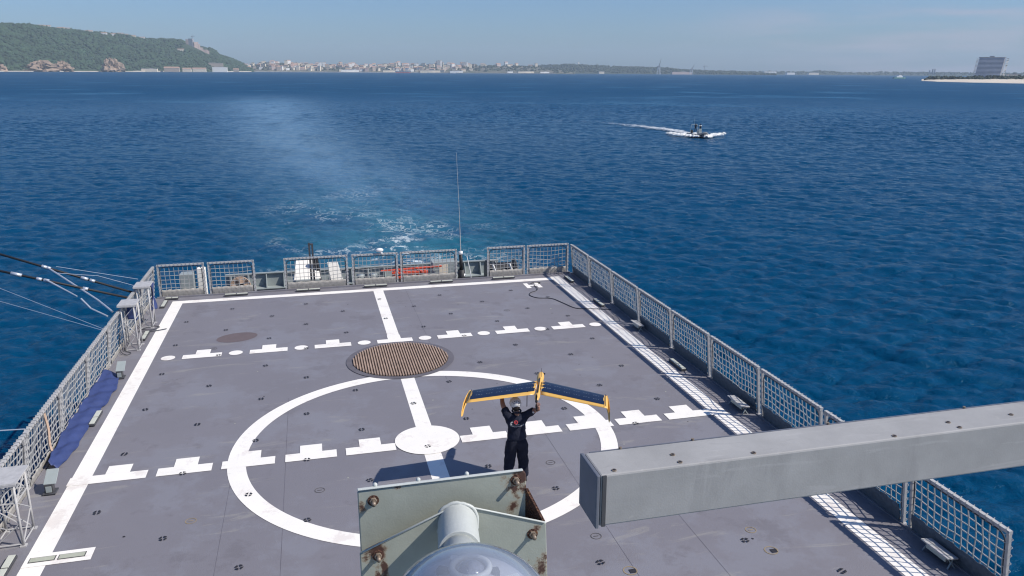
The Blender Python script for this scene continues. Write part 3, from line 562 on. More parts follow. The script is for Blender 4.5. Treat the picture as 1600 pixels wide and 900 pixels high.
# ================================================================ patrol boat with its wash
mTube = mat('grey inflatable tube', (0.16, 0.17, 0.18), 0.5, var=0.1)
mFoam = bpy.data.materials.new('foam'); mFoam.use_nodes = True; t = mFoam.node_tree; b = t.nodes['Principled BSDF']
b.inputs['Base Color'].default_value = (0.82, 0.84, 0.84, 1); b.inputs['Roughness'].default_value = 0.9
co = N('ShaderNodeTexCoord'); fa = N('ShaderNodeAttribute', attribute_name='dense').outputs['Fac']
al = rng_(math_('ADD', noise(1.1, (0.6, 1, 1), 8, 0.75), fa), 0.90, 1.26)
t.links.new(al, b.inputs['Alpha'])
bp_ = N('ShaderNodeBump'); bp_.inputs['Strength'].default_value = 0.8; bp_.inputs['Distance'].default_value = 0.4; t.links.new(noise(1.6, detail=6), bp_.inputs['Height']); t.links.new(bp_.outputs[0], b.inputs['Normal'])
def foam_ribbon(name, line_, label, hump=0.0, seed=0, nseg=90, nw=10, z=0.22):
    """line_: list of (x, y, half width, density)"""
    g = random.Random(seed); L = np.array(line_, float); tt = np.linspace(0, len(L) - 1, nseg); P = np.stack([np.interp(tt, range(len(L)), L[:, c]) for c in range(4)], -1)
    mb = MB(); dens = []
    for a in range(nseg):
        d = P[min(a + 1, nseg - 1), :2] - P[max(a - 1, 0), :2]; d /= np.linalg.norm(d); nrm = np.array([-d[1], d[0]])
        for c in range(nw):
            s = -1 + 2 * c / (nw - 1); q = P[a, :2] + nrm * s * P[a, 2] * (1 + 0.15 * math.sin(a * 0.7 + seed))
            e = (1 - s * s); mb.v.append((q[0], q[1], z + hump * P[a, 3] * e * g.uniform(0.4, 1.2))); dens.append(P[a, 3] * (0.25 + 0.75 * e ** 0.6))
    for a in range(nseg - 1):
        for c in range(nw - 1): mb.f.append((a * nw + c, a * nw + c + 1, (a + 1) * nw + c + 1, (a + 1) * nw + c))
    me = bpy.data.meshes.new(name); me.from_pydata(mb.v, [], mb.f); me.materials.append(mFoam); at2 = me.attributes.new('dense', 'FLOAT', 'POINT'); at2.data.foreach_set('value', dens)
    me.polygons.foreach_set('use_smooth', [True] * len(me.polygons))
    o = bpy.data.objects.new(name, me); COL.objects.link(o); tag(o, label, 'foam', kind='stuff'); ENV.add(o); return o
BX, BY = 79.3, 143.5; hd = Vector((-0.02, -1.0, 0)).normalized(); sd_ = Vector((-hd.y, hd.x, 0))
def bp(a, s, z=0.0): return Vector((BX, BY, 0)) + (hd * a + sd_ * s) * 1.2 + Vector((0, 0, z * 1.2))
foam_ribbon('boat_wake', [(79.4, 147, 1.6, .7), (80.6, 153, 2.2, .62), (81.2, 160, 3.0, .60), (80.4, 170, 3.6, .56), (78.0, 181, 3.6, .50), (75.5, 190, 2.8, .44), (70.5, 196, 1.8, .40), (65.0, 200, 1.2, .38), (58, 206, 1.0, .32), (50, 213, .8, .2)], 'white wake trailing away behind the small patrol boat', hump=0.35, seed=1)
foam_ribbon('bow_wave', [(78.6, 139.6, .35, .6), (79.6, 139.9, .6, .68), (81.0, 141.2, .8, .72), (82.6, 142.8, 1.0, .70), (84.2, 144.0, .9, .66), (85.8, 145.2, .8, .66), (87.2, 146.4, .5, .6)], 'white spray thrown far out to the right of the patrol boat bow', hump=1.0, seed=2, z=0.15)
foam_ribbon('stern_spray', [(77.6, 139.8, .4, .7), (77.0, 141.5, .8, .76), (76.2, 144.0, 1.4, .76), (75.6, 147.5, 1.6, .7), (76.4, 152.0, 1.4, .6)], 'white spray along the left side of the patrol boat', hump=0.8, seed=3, z=0.15)
foam_ribbon('hull_foam', [(79.2, 148.8, 2.2, .72), (80.0, 144.5, 2.6, .76), (79.9, 141.5, 1.8, .76), (79.1, 139.0, .8, .7)], 'white foam all round the hull of the patrol boat', hump=0.8, seed=8, z=0.12)
foam_ribbon('foam_streak', [(190, 216, 0.9, 0.1), (191, 205, 0.8, 0.22), (191.5, 193, 0.8, 0.2), (191.8, 180, 0.6, 0.1)], 'thin white foam line on the water near the right edge', seed=4)
foam_ribbon('foam_streak', [(153, 290, 1.0, 0.1), (160, 276, 0.9, 0.3), (162.5, 269, 0.8, 0.1)], 'short white foam line on the water right of the patrol boat wake', seed=5)
foam_ribbon('foam_streak', [(118, 420, 1.6, 0.05), (140, 395, 1.7, 0.2), (162, 360, 1.6, 0.2), (172, 345, 1.4, 0.08)], 'long faint foam line on the water beyond the patrol boat', seed=6)
foam_ribbon('foam_streak', [(150, 222, 0.8, 0.05), (158, 208, 0.7, 0.2), (167, 203, 0.6, 0.15)], 'faint foam line on the water between the boat and the right edge', seed=7)

br = empty('patrol_boat', bp(0, 0, 0), 'small grey inflatable patrol boat speeding across the water with two people aboard', 'boat'); ENV.add(br)
mb = MB()
outl = [(-2.6, -0.95, .42), (0.6, -1.0, .46), (2.0, -0.75, .62), (2.9, 0, .95), (2.0, 0.75, .62), (0.6, 1.0, .46), (-2.6, 0.95, .42)]
mb.tube([bp(a, s, z) for a, s, z in outl], 0.27, 10).build('inflatable_tube', mTube, br, smooth=True)
mb = MB(); mb.add([bp(-2.6, -0.8, .35), bp(1.8, -0.7, .45), bp(2.7, 0, .75), bp(1.8, 0.7, .45), bp(-2.6, 0.8, .35), bp(-2.6, 0, -.3), bp(2.1, 0, -.1)], [(0, 1, 2, 3, 4), (0, 5, 6, 1), (1, 6, 2), (2, 6, 3), (3, 6, 5, 4), (0, 4, 5)]); mb.build('hull', mDarkM, br)
MB().box(bp(0.3, 0, .85), (0.7, 0.7, 0.9), rz=math.atan2(hd.y, hd.x)).box(bp(0.5, 0, 1.4), (0.1, 0.7, 0.3), rz=math.atan2(hd.y, hd.x)).build('console', mGrey, br)
mb = MB()
for s in (-0.7, 0.7): mb.tube([bp(-2.1, s, .5), bp(-1.9, s * 0.85, 2.1)], 0.045, 5)
mb.tube([bp(-1.9, -0.6, 2.1), bp(-1.9, 0.6, 2.1)], 0.045, 5); mb.tube([bp(-1.9, 0, 2.1), bp(-1.9, 0, 3.1)], 0.025, 4); mb.build('antenna_arch', mGrey, br)
MB().box(bp(-2.8, 0, .7), (0.5, 0.4, 0.9), rz=math.atan2(hd.y, hd.x)).build('outboard_motor', mBlack, br, bevel=0.06)

def skin_obj(name, joints, edges, parent, material, sub=2, loc=None, ys=1.0):
    """continuous figure grown from a joint skeleton: joints = {key: (x, y, z, radius)}, pelvis first"""
    keys = list(joints); me = bpy.data.meshes.new(name); off = absloc(parent) if parent else Vector(loc)
    me.from_pydata([tuple((lambda v_: (v_.x, v_.y / ys, v_.z))(Vector(joints[k][:3]) - off)) for k in keys], [(keys.index(a), keys.index(b_)) for a, b_ in edges], [])
    sk = me.skin_vertices[0].data if me.skin_vertices else None
    o = bpy.data.objects.new(name, me); COL.objects.link(o)
    if parent: o.parent = parent
    else: o.location = off
    o.scale.y = ys
    bm = bmesh.new(); bm.from_mesh(me); ly = bm.verts.layers.skin.verify()
    bm.verts.ensure_lookup_table()
    for q, k in enumerate(keys):
        r = joints[k][3]; bm.verts[q][ly].radius = (r, r) if not isinstance(r, tuple) else r; bm.verts[q][ly].use_root = (q == 0)
    bm.to_mesh(me); bm.free()
    sm = o.modifiers.new('skin', 'SKIN'); sm.use_smooth_shade = True; sm.branch_smoothing = 0.3
    ss = o.modifiers.new('subsurf', 'SUBSURF'); ss.levels = sub; ss.render_levels = sub
    me.materials.append(material); return o
def small_person(base, facing, label, top, name='person'):
    f = Vector(facing).normalized(); s = Vector((-f.y, f.x, 0)); B = Vector(base)
    def p(a, l, z, r): q = B + f * a + s * l; return (q.x, q.y, q.z + z, r)
    root = empty(name, B, label, 'person'); ENV.add(root)
    J = {'pel': p(0, 0, .95, .13), 'sp': p(.02, 0, 1.2, .13), 'ch': p(.05, 0, 1.4, .15), 'nk': p(.06, 0, 1.52, .06), 'hd': p(.08, 0, 1.64, .1), 'ht': p(.08, 0, 1.74, .08)}
    E_ = [('pel', 'sp'), ('sp', 'ch'), ('ch', 'nk'), ('nk', 'hd'), ('hd', 'ht')]
    for sg, n_ in ((-1, 'l'), (1, 'r')):
        J['h' + n_] = p(0, sg * .1, .88, .1); J['k' + n_] = p(.08, sg * .15, .5, .075); J['a' + n_] = p(-.02, sg * .18, .1, .055); J['t' + n_] = p(.14, sg * .19, .05, .045)
        J['s' + n_] = p(.05, sg * .19, 1.42, .075); J['e' + n_] = p(.12, sg * .27, 1.17, .055); J['w' + n_] = p(.35, sg * .2, 1.12, .04); J['f' + n_] = p(.44, sg * .18, 1.13, .035)
        E_ += [('pel', 'h' + n_), ('h' + n_, 'k' + n_), ('k' + n_, 'a' + n_), ('a' + n_, 't' + n_), ('ch', 's' + n_), ('s' + n_, 'e' + n_), ('e' + n_, 'w' + n_), ('w' + n_, 'f' + n_)]
    skin_obj('body', J, E_, root, mTrou, 1)
    J2 = {k: (*v[:3], v[3] * 1.15) for k, v in J.items() if k in ('sp', 'ch', 'sl', 'sr', 'el', 'er')}
    skin_obj('jacket', J2, [('sp', 'ch'), ('ch', 'sl'), ('ch', 'sr'), ('sl', 'el'), ('sr', 'er')], root, top, 1)
    q = Vector(J['hd'][:3]); MB().sphere(q + Vector((0, 0, .03)), .12, 10, 6).build('head_cover', mHair, root, smooth=True)
small_person(bp(-0.9, -0.25, .9), hd, 'person in dark clothes standing at the stern of the patrol boat', mNavy)
small_person(bp(-0.2, 0.35, .9), hd, 'person in a white top standing at the helm of the patrol boat', mWhiteP)

# ================================================================ HAZE
hz = MB().box((3000, 4000, 146), (14000, 14000, 310)).build('haze', None or bpy.data.materials.new('haze air')); ENV.add(hz)
tag(hz, 'thin bluish haze over the water', 'haze', kind='stuff')
m = hz.data.materials[0]; m.use_nodes = True; t = m.node_tree; t.nodes.remove(t.nodes['Principled BSDF'])
pv = t.nodes.new('ShaderNodeVolumePrincipled'); pv.inputs['Color'].default_value = (0.70, 0.86, 1.0, 1); pv.inputs['Density'].default_value = 0.000085; pv.inputs['Anisotropy'].default_value = 0.0
t.links.new(pv.outputs[0], t.nodes['Material Output'].inputs['Volume'])
# ================================================================ SHIP (ship frame, flight deck z = 0)
DX_, DY1, DY0 = 7.93, 13.86, -12.5
def deck_part(o): return o
mb = MB(); mb.prism([(-DX_, DY0), (DX_, DY0), (DX_, DY1), (-DX_, DY1)], -0.18, 0.0)
deck = mb.build('flight_deck', mDeck); tag(deck, kind='structure')
mb = MB(); mb.add([(-7.6, -44, -0.19), (7.6, -44, -0.19), (7.6, 13.7, -0.19), (-7.6, 13.7, -0.19), (-6.4, -44, -7.5), (6.4, -44, -7.5), (6.4, 12.5, -7.5), (-6.4, 12.5, -7.5)], [(0, 3, 2, 1), (4, 5, 6, 7), (0, 1, 5, 4), (1, 2, 6, 5), (2, 3, 7, 6), (3, 0, 4, 7)])
hull = mb.build('hull', mHull); tag(hull, kind='structure')
# hangar below and around the viewpoint (out of the photograph, shades nothing in view)
mb = MB(); mb.box((0, -21, 2.25), (12.4, 16.4, 4.5)); hang = mb.build('hangar', mGrey); tag(hang, kind='structure')
MB().box((0, -12.77, 1.9), (7.5, 0.08, 3.6)).build('hangar_door', mRail, hang)

# ---- paint (children of the deck), each layer a few millimetres above the last
def paint(poly_list, z, name='line_marking', m=mWhite):
    mb = MB()
    for pl in poly_list: mb.sheet(pl, z)
    return mb.build(name, m, deck)
def rect(x0, x1, y0, y1): return [(x0, y0), (x1, y0), (x1, y1), (x0, y1)]
paint([rect(-7.256, -6.878, -9.0, 13.28)], .004); paint([rect(6.883, 7.262, -9.0, 13.40)], .004)
paint([rect(-6.878, 6.883, 12.93, 13.28)], .004)
paint([rect(-.165, .20, 6.86, 12.93)], .004); paint([rect(-.165, .20, -3.9, 3.86)], .004)
n = 128; mb = MB(); o_ = circ(0, 0, 4.25, n); i_ = circ(0, 0, 3.875, n)
mb.add([(x, y, .007) for x, y in o_] + [(x, y, .007) for x, y in i_], [(a, (a + 1) % n, n + (a + 1) % n, n + a) for a in range(n)]); mb.build('circle_marking', mWhite, deck)
paint([circ(0, 0, .722, 64)], .013, 'centre_dot_marking')
TW = 1.075
for x in [-7.28 + .0, -5.62, -4.355, -3.07, -1.80, .735, 1.995, 3.25, 4.46, 5.72]:
    x1 = x + TW if x > -7 else -5.81; xb = x; c = (x + x1) / 2 if x > -7 else -6.40
    paint([[(xb, -.345), (x1, -.345), (x1, .0), (c + .235, .0), (c + .235, .365), (c - .235, .365), (c - .235, .0), (xb, .0)]], .010, 't_marking')
paint([rect(5.72 + TW, 6.9, -.345, .0)], .010, 't_marking')
for k in range(-3, 4):
    c = k * 1.8575 + .017; b0 = 6.86
    paint([[(c - TW / 2, b0), (c + TW / 2, b0), (c + TW / 2, b0 + .33), (c + .2, b0 + .33), (c + .2, b0 + .69), (c - .2, b0 + .69), (c - .2, b0 + .33), (c - TW / 2, b0 + .33)]], .010, 't_marking')
for k in range(-4, 4): paint([circ((k + .5) * 1.8575 + .017, 7.05, .195, 32)], .010, 'dot_marking')
H0, H1, H2 = 5.55, 6.16, 11.92
paint([rect(H0, H0 + .17, H2, H2 + .72), rect(H1 - .17, H1, H2, H2 + .72), rect(H0 + .17, H1 - .17, H2 + .27, H2 + .44)], .006, 'letter_marking')
paint([rect(-7.256, -6.19, -3.15, -2.77)], .009, 'bar_marking')
mPad = mat('grey green inset', (0.42, 0.43, 0.34), 0.6, var=0.1, scale=5)
for a, b_ in ((-7.17, -6.79), (-6.72, -6.32)):
    MB().box(((a + b_) / 2, -2.955, .011), (b_ - a + .03, .15, .008)).build('inset_frame', mDarkM, deck)
    MB().box(((a + b_) / 2, -2.955, .014), (b_ - a, .12, .012)).build('inset_pad', mPad, deck)
paint([[(x, y) for x, y in [(-4.70 + .60 * math.cos(a), 8.53 + .45 * math.sin(a) + .08 * math.cos(a)) for a in [i * 2 * math.pi / 40 for i in range(40)]]]], .004, 'stain_patch', mStain)
# plate seams: fine welded lines in the deck
mSeam = mat('deck seam', (0.125, 0.118, 0.138), 0.7, var=0.3, scale=2)
for x, y0_, y1_ in ((-4.12, -9, 1.2), (-3.06, -9, 3.2), (1.03, 3.5, 12.9), (2.65, -9, .8), (4.10, -9, -2.4)):
    mb = MB(); mb.sheet(rect(x - .004, x + .004, y0_, y1_), .0025); mb.build('deck_seam', mSeam, deck)

# ---- landing grid: ring, pit and slats
MB().sheet(circ(0, 5.33, 1.53, 72), .016).build('grid_ring', mRing, deck)
MB().sheet(circ(0, 5.33, 1.36, 72), .019).build('grid_pit', mGrateB, deck)
mb = MB(); r = 1.345; x = -r + .03
while x < r:
    hy = math.sqrt(max(0, r * r - x * x))
    if hy > .05: mb.box((x, 5.33, .035), (.034, 2 * hy, .03))
    x += .0735
y = -r + .09
while y < r:
    hx = math.sqrt(max(0, r * r - y * y)); mb.box((0, 5.33 + y, .026), (2 * hx, .012, .012)); y += .09
mb.build('grid_slats', mGrate, deck)

# ---- tie-down sockets on a checkerboard, four dark quadrants and a cross bar each
cols = [-6.44, -5.10, -3.73, -2.62, -1.39, -.04, 1.06, 2.16, 3.50, 4.86, 5.95]
rows = [11.77, 10.56, 9.36, 8.17, 6.95, 5.73, 4.53, 3.30, 2.09, .88, -.34, -1.56, -2.78, -4.0, -5.33, -6.53, -7.75]
hsock = MB()
for q in range(4):
    a = q * math.pi / 2 + .12; hsock.sheet([(.020 * math.cos(a + .7), .020 * math.sin(a + .7))] + [(.072 * math.cos(a + t_), .072 * math.sin(a + t_)) for t_ in (.2, .5, .8, 1.1, 1.35)], .0165)
proto = None
for ci, x in enumerate(cols):
    for ri, y in enumerate(rows):
        if (ci + ri) % 2 == 0 or x ** 2 + (y - 5.33) ** 2 < 1.65 ** 2: continue
        if proto is None: proto = hsock.build('tie_down_socket', mHole, deck); proto.location = (x, y, 0)
        else:
            c = proto.copy(); COL.objects.link(c); c.parent = deck; c.location = (x, y, 0); c.rotation_euler.z = random.uniform(-.3, .3)
mCap = mat('cap rim', (0.10, 0.09, 0.085), 0.7, var=0.2)
mCapY = mat('cap rim worn', (0.30, 0.23, 0.13), 0.7, var=0.2)
def cap(x, y, m=mCap, slot=True, r=.1):
    n = 28; mb = MB(); mb.add([(a, b_, .006) for a, b_ in circ(x, y, r, n)] + [(a, b_, .006) for a, b_ in circ(x, y, r * .86, n)], [(a, (a + 1) % n, n + (a + 1) % n, n + a) for a in range(n)])
    if slot: mb.sheet(rect(x - .045, x + .045, y - .009, y + .009), .006)
    mb.build('deck_cap', m, deck)
for x, y, mm in [(2.37, -1.71, mCap), (2.36, -4.56, mCap), (5.13, -5.05, mCapY), (-2.38, -1.71, mCap), (-4.70, -2.28, mCapY), (-5.3, 7.6, mCap), (4.1, 9.3, mCap)]: cap(x, y, mm)
for x, y in [(5.14, -5.71), (2.56, -5.66)]:
    cap(x, y, mCapY, False, .12); MB().sheet(rect(x - .02, x + .09, y - .075, y + .03), .008).build('open_socket', mHole, deck)
g = random.Random(4)
for _ in range(36):
    x = g.uniform(-6.6, 6.6); y = g.uniform(-7, 12.5); MB().sheet(circ(x, y, g.uniform(.015, .03), 8), .0035).build('deck_scuff', random.Random(_).choice([mHole, mCap, mPad]), deck)
def curve_pts(P, k=8):
    P = [Vector(p) for p in P]; out = []
    for i in range(len(P) - 1):
        p0, p1, p2, p3 = P[max(i - 1, 0)], P[i], P[i + 1], P[min(i + 2, len(P) - 1)]
        for s in range(k):
            t_ = s / k; out.append(0.5 * ((2 * p1) + (p2 - p0) * t_ + (2 * p0 - 5 * p1 + 4 * p2 - p3) * t_ * t_ + (3 * p1 - p0 - 3 * p2 + p3) * t_ ** 3))
    out.append(P[-1]); return out
cab = [(5.9, 12.25, .02), (5.88, 11.75, .03), (5.78, 11.5, .015), (5.48, 11.25, .015), (5.37, 10.91, .015), (5.55, 10.52, .015), (6.02, 10.31, .015), (6.25, 9.66, .015), (6.49, 8.94, .015), (7.0, 8.73, .015), (7.62, 8.5, .02)]
tag(MB().tube(curve_pts(cab), .012, 6).build('cable', mBlack, at=(5.9, 12.25, 0)), 'thin black cable snaking from the white letter H to the right deck edge', 'cable')
cab = [(5.85, 12.55, .02), (6.05, 12.66, .02), (6.22, 12.55, .02), (6.12, 12.40, .02)]
tag(MB().tube(curve_pts(cab), .015, 6).build('hose', mBlack, at=(5.85, 12.55, 0)), 'short dark hose end lying beside the white letter H at the stern', 'hose')

# ---- deck-edge coaming strips (low lip along the edges)
mb = MB()
for sgn in (-1, 1): mb.box((sgn * 7.90, (DY0 + DY1) / 2 - .02, .015), (.04, DY1 - DY0 - .1, .028))
mb.box((0, 13.80, .03), (15.7, .06, .055)); e_ = mb.build('deck_edge_lip', mDeck, deck)

# ---- folding safety-net panels
def panel(b0, b1, inward, label, group, seed, hgt=1.20, cell=.152, kick=.24, lean=.12, km=None):
    """net panel from base point b0 to b1 (x, y); inward = unit vector towards the deck; leans in slightly"""
    g = random.Random(seed); b0 = Vector((*b0, 0)); b1 = Vector((*b1, 0)); u = (b1 - b0); W = u.length; u.normalize(); iw = Vector((*inward, 0))
    def P(a, h, d=0.0): return b0 + u * a + Vector((0, 0, h)) + iw * (lean * h / hgt + d)
    root = empty('safety_net_panel', b0, label, 'safety net', group)
    mb = MB()
    def bar(p, q, wd, dp):      # square-section bar
        d = (q - p).normalized(); n1 = iw if abs(d.dot(iw)) < .9 else u; n1 = (n1 - d * n1.dot(d)).normalized(); n2 = d.cross(n1); vs = [c + n1 * i * dp / 2 + n2 * j * wd / 2 for c in (p, q) for i, j in ((-1, -1), (1, -1), (1, 1), (-1, 1))]
        mb.add(vs, [(0, 3, 2, 1), (4, 5, 6, 7), (0, 1, 5, 4), (1, 2, 6, 5), (2, 3, 7, 6), (3, 0, 4, 7)])
    bar(P(.03, -.02), P(.03, hgt - .03), .055, .05); bar(P(W - .03, -.02), P(W - .03, hgt - .03), .055, .05); bar(P(0, hgt), P(W, hgt), .055, .07)
    bar(P(.06, .02), P(W - .06, .02), .04, .04)
    for hh in (.0,):
        for a in (.03, W - .03): mb.box(P(a, .0, .02), (.11, .11, .05))
    mb.build('frame', mRail, root)
    # rope border with rounded upper corners
    i0 = .085; r = .17; pts = [P(i0, .03)] + [P(i0, hgt - .07 - r)]
    for q in range(1, 6): a = math.pi - q * math.pi / 12 * 1.0; pts.append(P(i0 + r + r * math.cos(a), hgt - .07 - r + r * math.sin(a)))
    pts.append(P(i0 + r, hgt - .07)); pts.append(P(W - i0 - r, hgt - .07))
    for q in range(1, 6): a = math.pi / 2 - q * math.pi / 12; pts.append(P(W - i0 - r + r * math.cos(a), hgt - .07 - r + r * math.sin(a)))
    pts += [P(W - i0, hgt - .07 - r), P(W - i0, .03)]
    MB().tube(pts, .015, 5).build('edge_rope', mDarkRope, root)
    # net: sagging, slightly uneven strands
    nx = max(3, round((W - .2) / cell)); nz = max(3, round((hgt - .12) / cell)); sag = g.uniform(.015, .085); ph = g.uniform(0, 6)
    def Q(i, k):
        a = .095 + (W - .19) * i / nx; f = i / nx; h0 = .06; h1 = hgt - .07; h = h0 + (h1 - h0) * k / nz
        s = 4 * f * (1 - f)
        if k == nz: return P(a, h1 - (.13 if (i < 1 or i > nx - 1) else .02 if (i in (1, nx - 1)) else 0))
        w_ = math.sin(math.pi * k / nz)
        return P(a + .006 * math.sin(k * 1.7 + i + ph) * w_, h - sag * s * w_ - .015 * math.sin(i * .9 + ph) * w_, -.05 * s * w_ + .01 * math.sin(i * 1.3 + k))
    mb = MB()
    for i in range(nx + 1): mb.tube([Q(i, k + s / 2) if s == 0 else (Q(i, k) + Q(i, min(k + 1, nz))) / 2 for k in range(nz + 1) for s in ((0,) if True else (0, 1))], .0115, 4, caps=False)
    for k in range(nz): mb.tube([Q(i, k) for i in range(nx + 1)], .0115, 4, caps=False)
    mb.build('net', mRope, root)
    # canvas strip across the bottom, creased
    mb = MB(); nn = 26
    vs = []
    for i in range(nn + 1):
        a = .1 + (W - .2) * i / nn
        for k in range(4): vs.append(P(a, .01 + (kick + .012 * math.sin(i * 1.3 + ph)) * k / 3, .03 + .012 * math.sin(i * 2.1 + k * 1.7 + ph) + .02 * k / 3))
    back = [v - iw * .012 for v in vs]; nv = len(vs)
    fs = [(i * 4 + k, i * 4 + k + 1, i * 4 + k + 5, i * 4 + k + 4) for i in range(nn) for k in range(3)]
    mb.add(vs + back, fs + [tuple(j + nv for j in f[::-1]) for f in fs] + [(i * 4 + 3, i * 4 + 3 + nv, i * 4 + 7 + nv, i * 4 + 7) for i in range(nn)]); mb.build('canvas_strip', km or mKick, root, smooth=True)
    # one lacing rope wound up the first post, along the rail and down the other post
    path = [P(.03, .05), P(.03, hgt - .02)], [P(.06, hgt), P(W - .06, hgt)], [P(W - .03, hgt - .02), P(W - .03, .05)]
    pts = []; ang = 0.0
    for p, q in path:
        ax = q - p; ln = ax.length; ax.normalize(); n1 = iw; n1 = (n1 - ax * n1.dot(ax)).normalized(); n2 = ax.cross(n1); st = int(ln / .13) * 4
        for k in range(st + 1):
            pts.append(p + ax * ln * k / st + n1 * (.042 if k % 4 in (0, 1) else -.042) + n2 * (.042 if k % 4 in (1, 2) else -.042))
    MB().tube(pts, .0075, 4).build('lacing', mRope, root)
    return root
ordn = ['first', 'second', 'third', 'fourth', 'fifth', 'sixth', 'seventh', 'eighth', 'ninth', 'tenth']
# right edge (x = +7.96), from the stern corner forward
ry = [13.75, 11.56, 9.17, 6.76, 4.27, 1.87, -.64, -3.10, -5.62, -7.86]
for i in range(9):
    panel((7.96, ry[i] - .05), (7.96, ry[i + 1] + .07), (-1, 0), f'safety net panel on the right deck edge, {ordn[i]} from the stern corner', 'safety net panels on the right deck edge', 10 + i, kick=.34, km=mKickShade)
ly = [13.75, 11.45, 9.0, 6.68, 4.36, 2.02, -.36, -2.75, -5.15]
for i in range(8):
    panel((-7.97, ly[i] - .03), (-7.97, ly[i + 1] + .04), (1, 0), f'safety net panel on the left deck edge, {ordn[i]} from the stern corner', 'safety net panels on the left deck edge', 30 + i, kick=.2)
st = [(-7.78, -6.17), (-6.05, -4.42), (-3.36, -1.02), (-.86, .88), (.98, 3.2), (4.42, 5.97), (6.06, 7.80)]
sl_ = ['leftmost panel of the stern net, beside the left corner', 'stern net panel second from the left, with a beige rope coil behind it', 'wide stern net panel with the white-topped winch behind it', 'stern net panel with a white lamp on its top rail', 'wide stern net panel just left of the tall whip antenna, orange floats behind it', 'stern net panel just right of the gap beside the whip antenna', 'rightmost panel of the stern net, beside the right corner']
for i, (a, b_) in enumerate(st): panel((a, 13.93), (b_, 13.93), (0, -1), sl_[i], 'safety net panels along the stern', 50 + i, kick=.28, lean=.02)

# ---- lattice stands with tray tops on the left edge
def stand(x0, x1, y0, y1, h, label):
    root = empty('lattice_stand', ((x0 + x1) / 2, (y0 + y1) / 2, 0), label, 'stand', 'lattice stands at the left deck edge')
    C = [(x0, y0), (x1, y0), (x1, y1), (x0, y1)]
    for x, y in C: MB().tube([(x, y, 0), (x, y, h)], .022, 8).build('leg', mRail, root, smooth=True)
    mb = MB()
    for a in range(4):
        p, q = C[a], C[(a + 1) % 4]; lv = [.04, h * .36, h * .68, h - .06]
        for z in lv[:1] + lv[2:]: mb.tube([(*p, z), (*q, z)], .013, 5)
        for k in range(3): mb.tube([(*(p if k % 2 == 0 else q), lv[k]), (*(q if k % 2 == 0 else p), lv[k + 1])], .011, 5)
    mb.build('cross_bracing', mRail, root)
    MB().box(((x0 + x1) / 2, (y0 + y1) / 2 - .02, h + .012), (x1 - x0 + .16, y1 - y0 + .12, .025)).box(((x0 + x1) / 2, y0 - .08, h - .015), (x1 - x0 + .16, .01, .05)).build('tray_top', mRail, root, bevel=.004)
    for x, y in C: MB().box((x, y, .01), (.1, .1, .02)).build('foot', mRail, root)
    return root
stand(-7.76, -7.42, 10.2, 10.75, 1.38, 'tall lattice stand nearest the stern corner on the left edge')
stand(-7.78, -7.43, 8.0, 8.55, 1.40, 'tall lattice stand second from the stern on the left edge')
stand(-7.86, -7.42, -2.42, -1.85, 1.22, 'lattice stand nearest the camera at the left edge of the photo')
def cloth(pts_fn, nu, nv, th, name, m, label, at):
    vs = [Vector(pts_fn(i / nu, j / nv)) for i in range(nu + 1) for j in range(nv + 1)]; n = len(vs)
    fs = [(i * (nv + 1) + j, i * (nv + 1) + j + 1, (i + 1) * (nv + 1) + j + 1, (i + 1) * (nv + 1) + j) for i in range(nu) for j in range(nv)]
    mb = MB(); mb.add(vs, fs); o = mb.build(name, m, at=at, smooth=True); s = o.modifiers.new('s', 'SOLIDIFY'); s.thickness = th; s.offset = 1
    return tag(o, label, 'tarpaulin')
ty = [5.95, 5.3, 4.6, 3.8, 3.0, 2.3, 1.5, .9, .45]; tl = [-7.92, -7.92, -7.91, -7.90, -7.91, -7.93, -7.87, -7.84, -7.80]; tr_ = [-7.58, -7.43, -7.41, -7.44, -7.49, -7.52, -7.50, -7.54, -7.66]
def tarp(u_, v_):
    y = 5.95 - u_ * 5.5; xl = np.interp(-y, [-a for a in ty], tl); xr = np.interp(-y, [-a for a in ty], tr_); x = xl + (xr - xl) * v_ + .02 * math.sin(u_ * 40)
    z = .035 + .17 * (1 - v_) ** 1.6 + .05 * math.exp(-((v_ - .55) / .25) ** 2) + .022 * math.sin(u_ * 34 + v_ * 5) * (1 - v_ * .5) + .012 * math.sin(u_ * 71 + v_ * 9); return (x, y, max(.02, z))
cloth(tarp, 120, 14, .006, 'tarpaulin', mTarp, 'long blue tarpaulin lying along the left deck edge under the net', (-7.7, 3, 0))
def cl2(x0, y0, w, z0, z1):
    def f(u_, v_): return (x0 + .03 * math.sin(v_ * 9 + u_ * 4), y0 + w * u_ * (1 - .2 * v_), z1 - (z1 - z0) * v_)
    return f
cloth(lambda u_, v_: (-7.40 + .05 * math.sin(v_ * 5 + u_ * 3), 10.62 + .42 * (u_ - .0), 1.32 - .88 * v_ + .03 * math.sin(u_ * 6)), 12, 14, .02, 'blue_cover', mTarp, 'blue cloth bundle hung on the side of the farther lattice stand', (-7.4, 10.8, .8))
cloth(lambda u_, v_: (-7.74 + .28 * u_, 8.48 + .05 * math.sin(v_ * 8 + u_ * 3), 1.30 - .5 * v_), 8, 8, .02, 'blue_cover', mTarp, 'blue cloth hung inside the second lattice stand under its tray', (-7.6, 8.5, 1.0))
def loop_rope(P, r, m, name, label, cat): return tag(MB().tube(curve_pts(P), r, 5).build(name, m, at=P[0]), label, cat)
loop_rope([(-7.85, 8.6, .5), (-7.8, 8.3, .25), (-7.82, 8.0, .05), (-7.6, 7.75, .02), (-7.7, 7.6, .02), (-7.9, 7.85, .1), (-7.93, 8.2, .5)], .012, mDarkRope, 'rope', 'dark rope looping at the foot of the second lattice stand', 'rope')
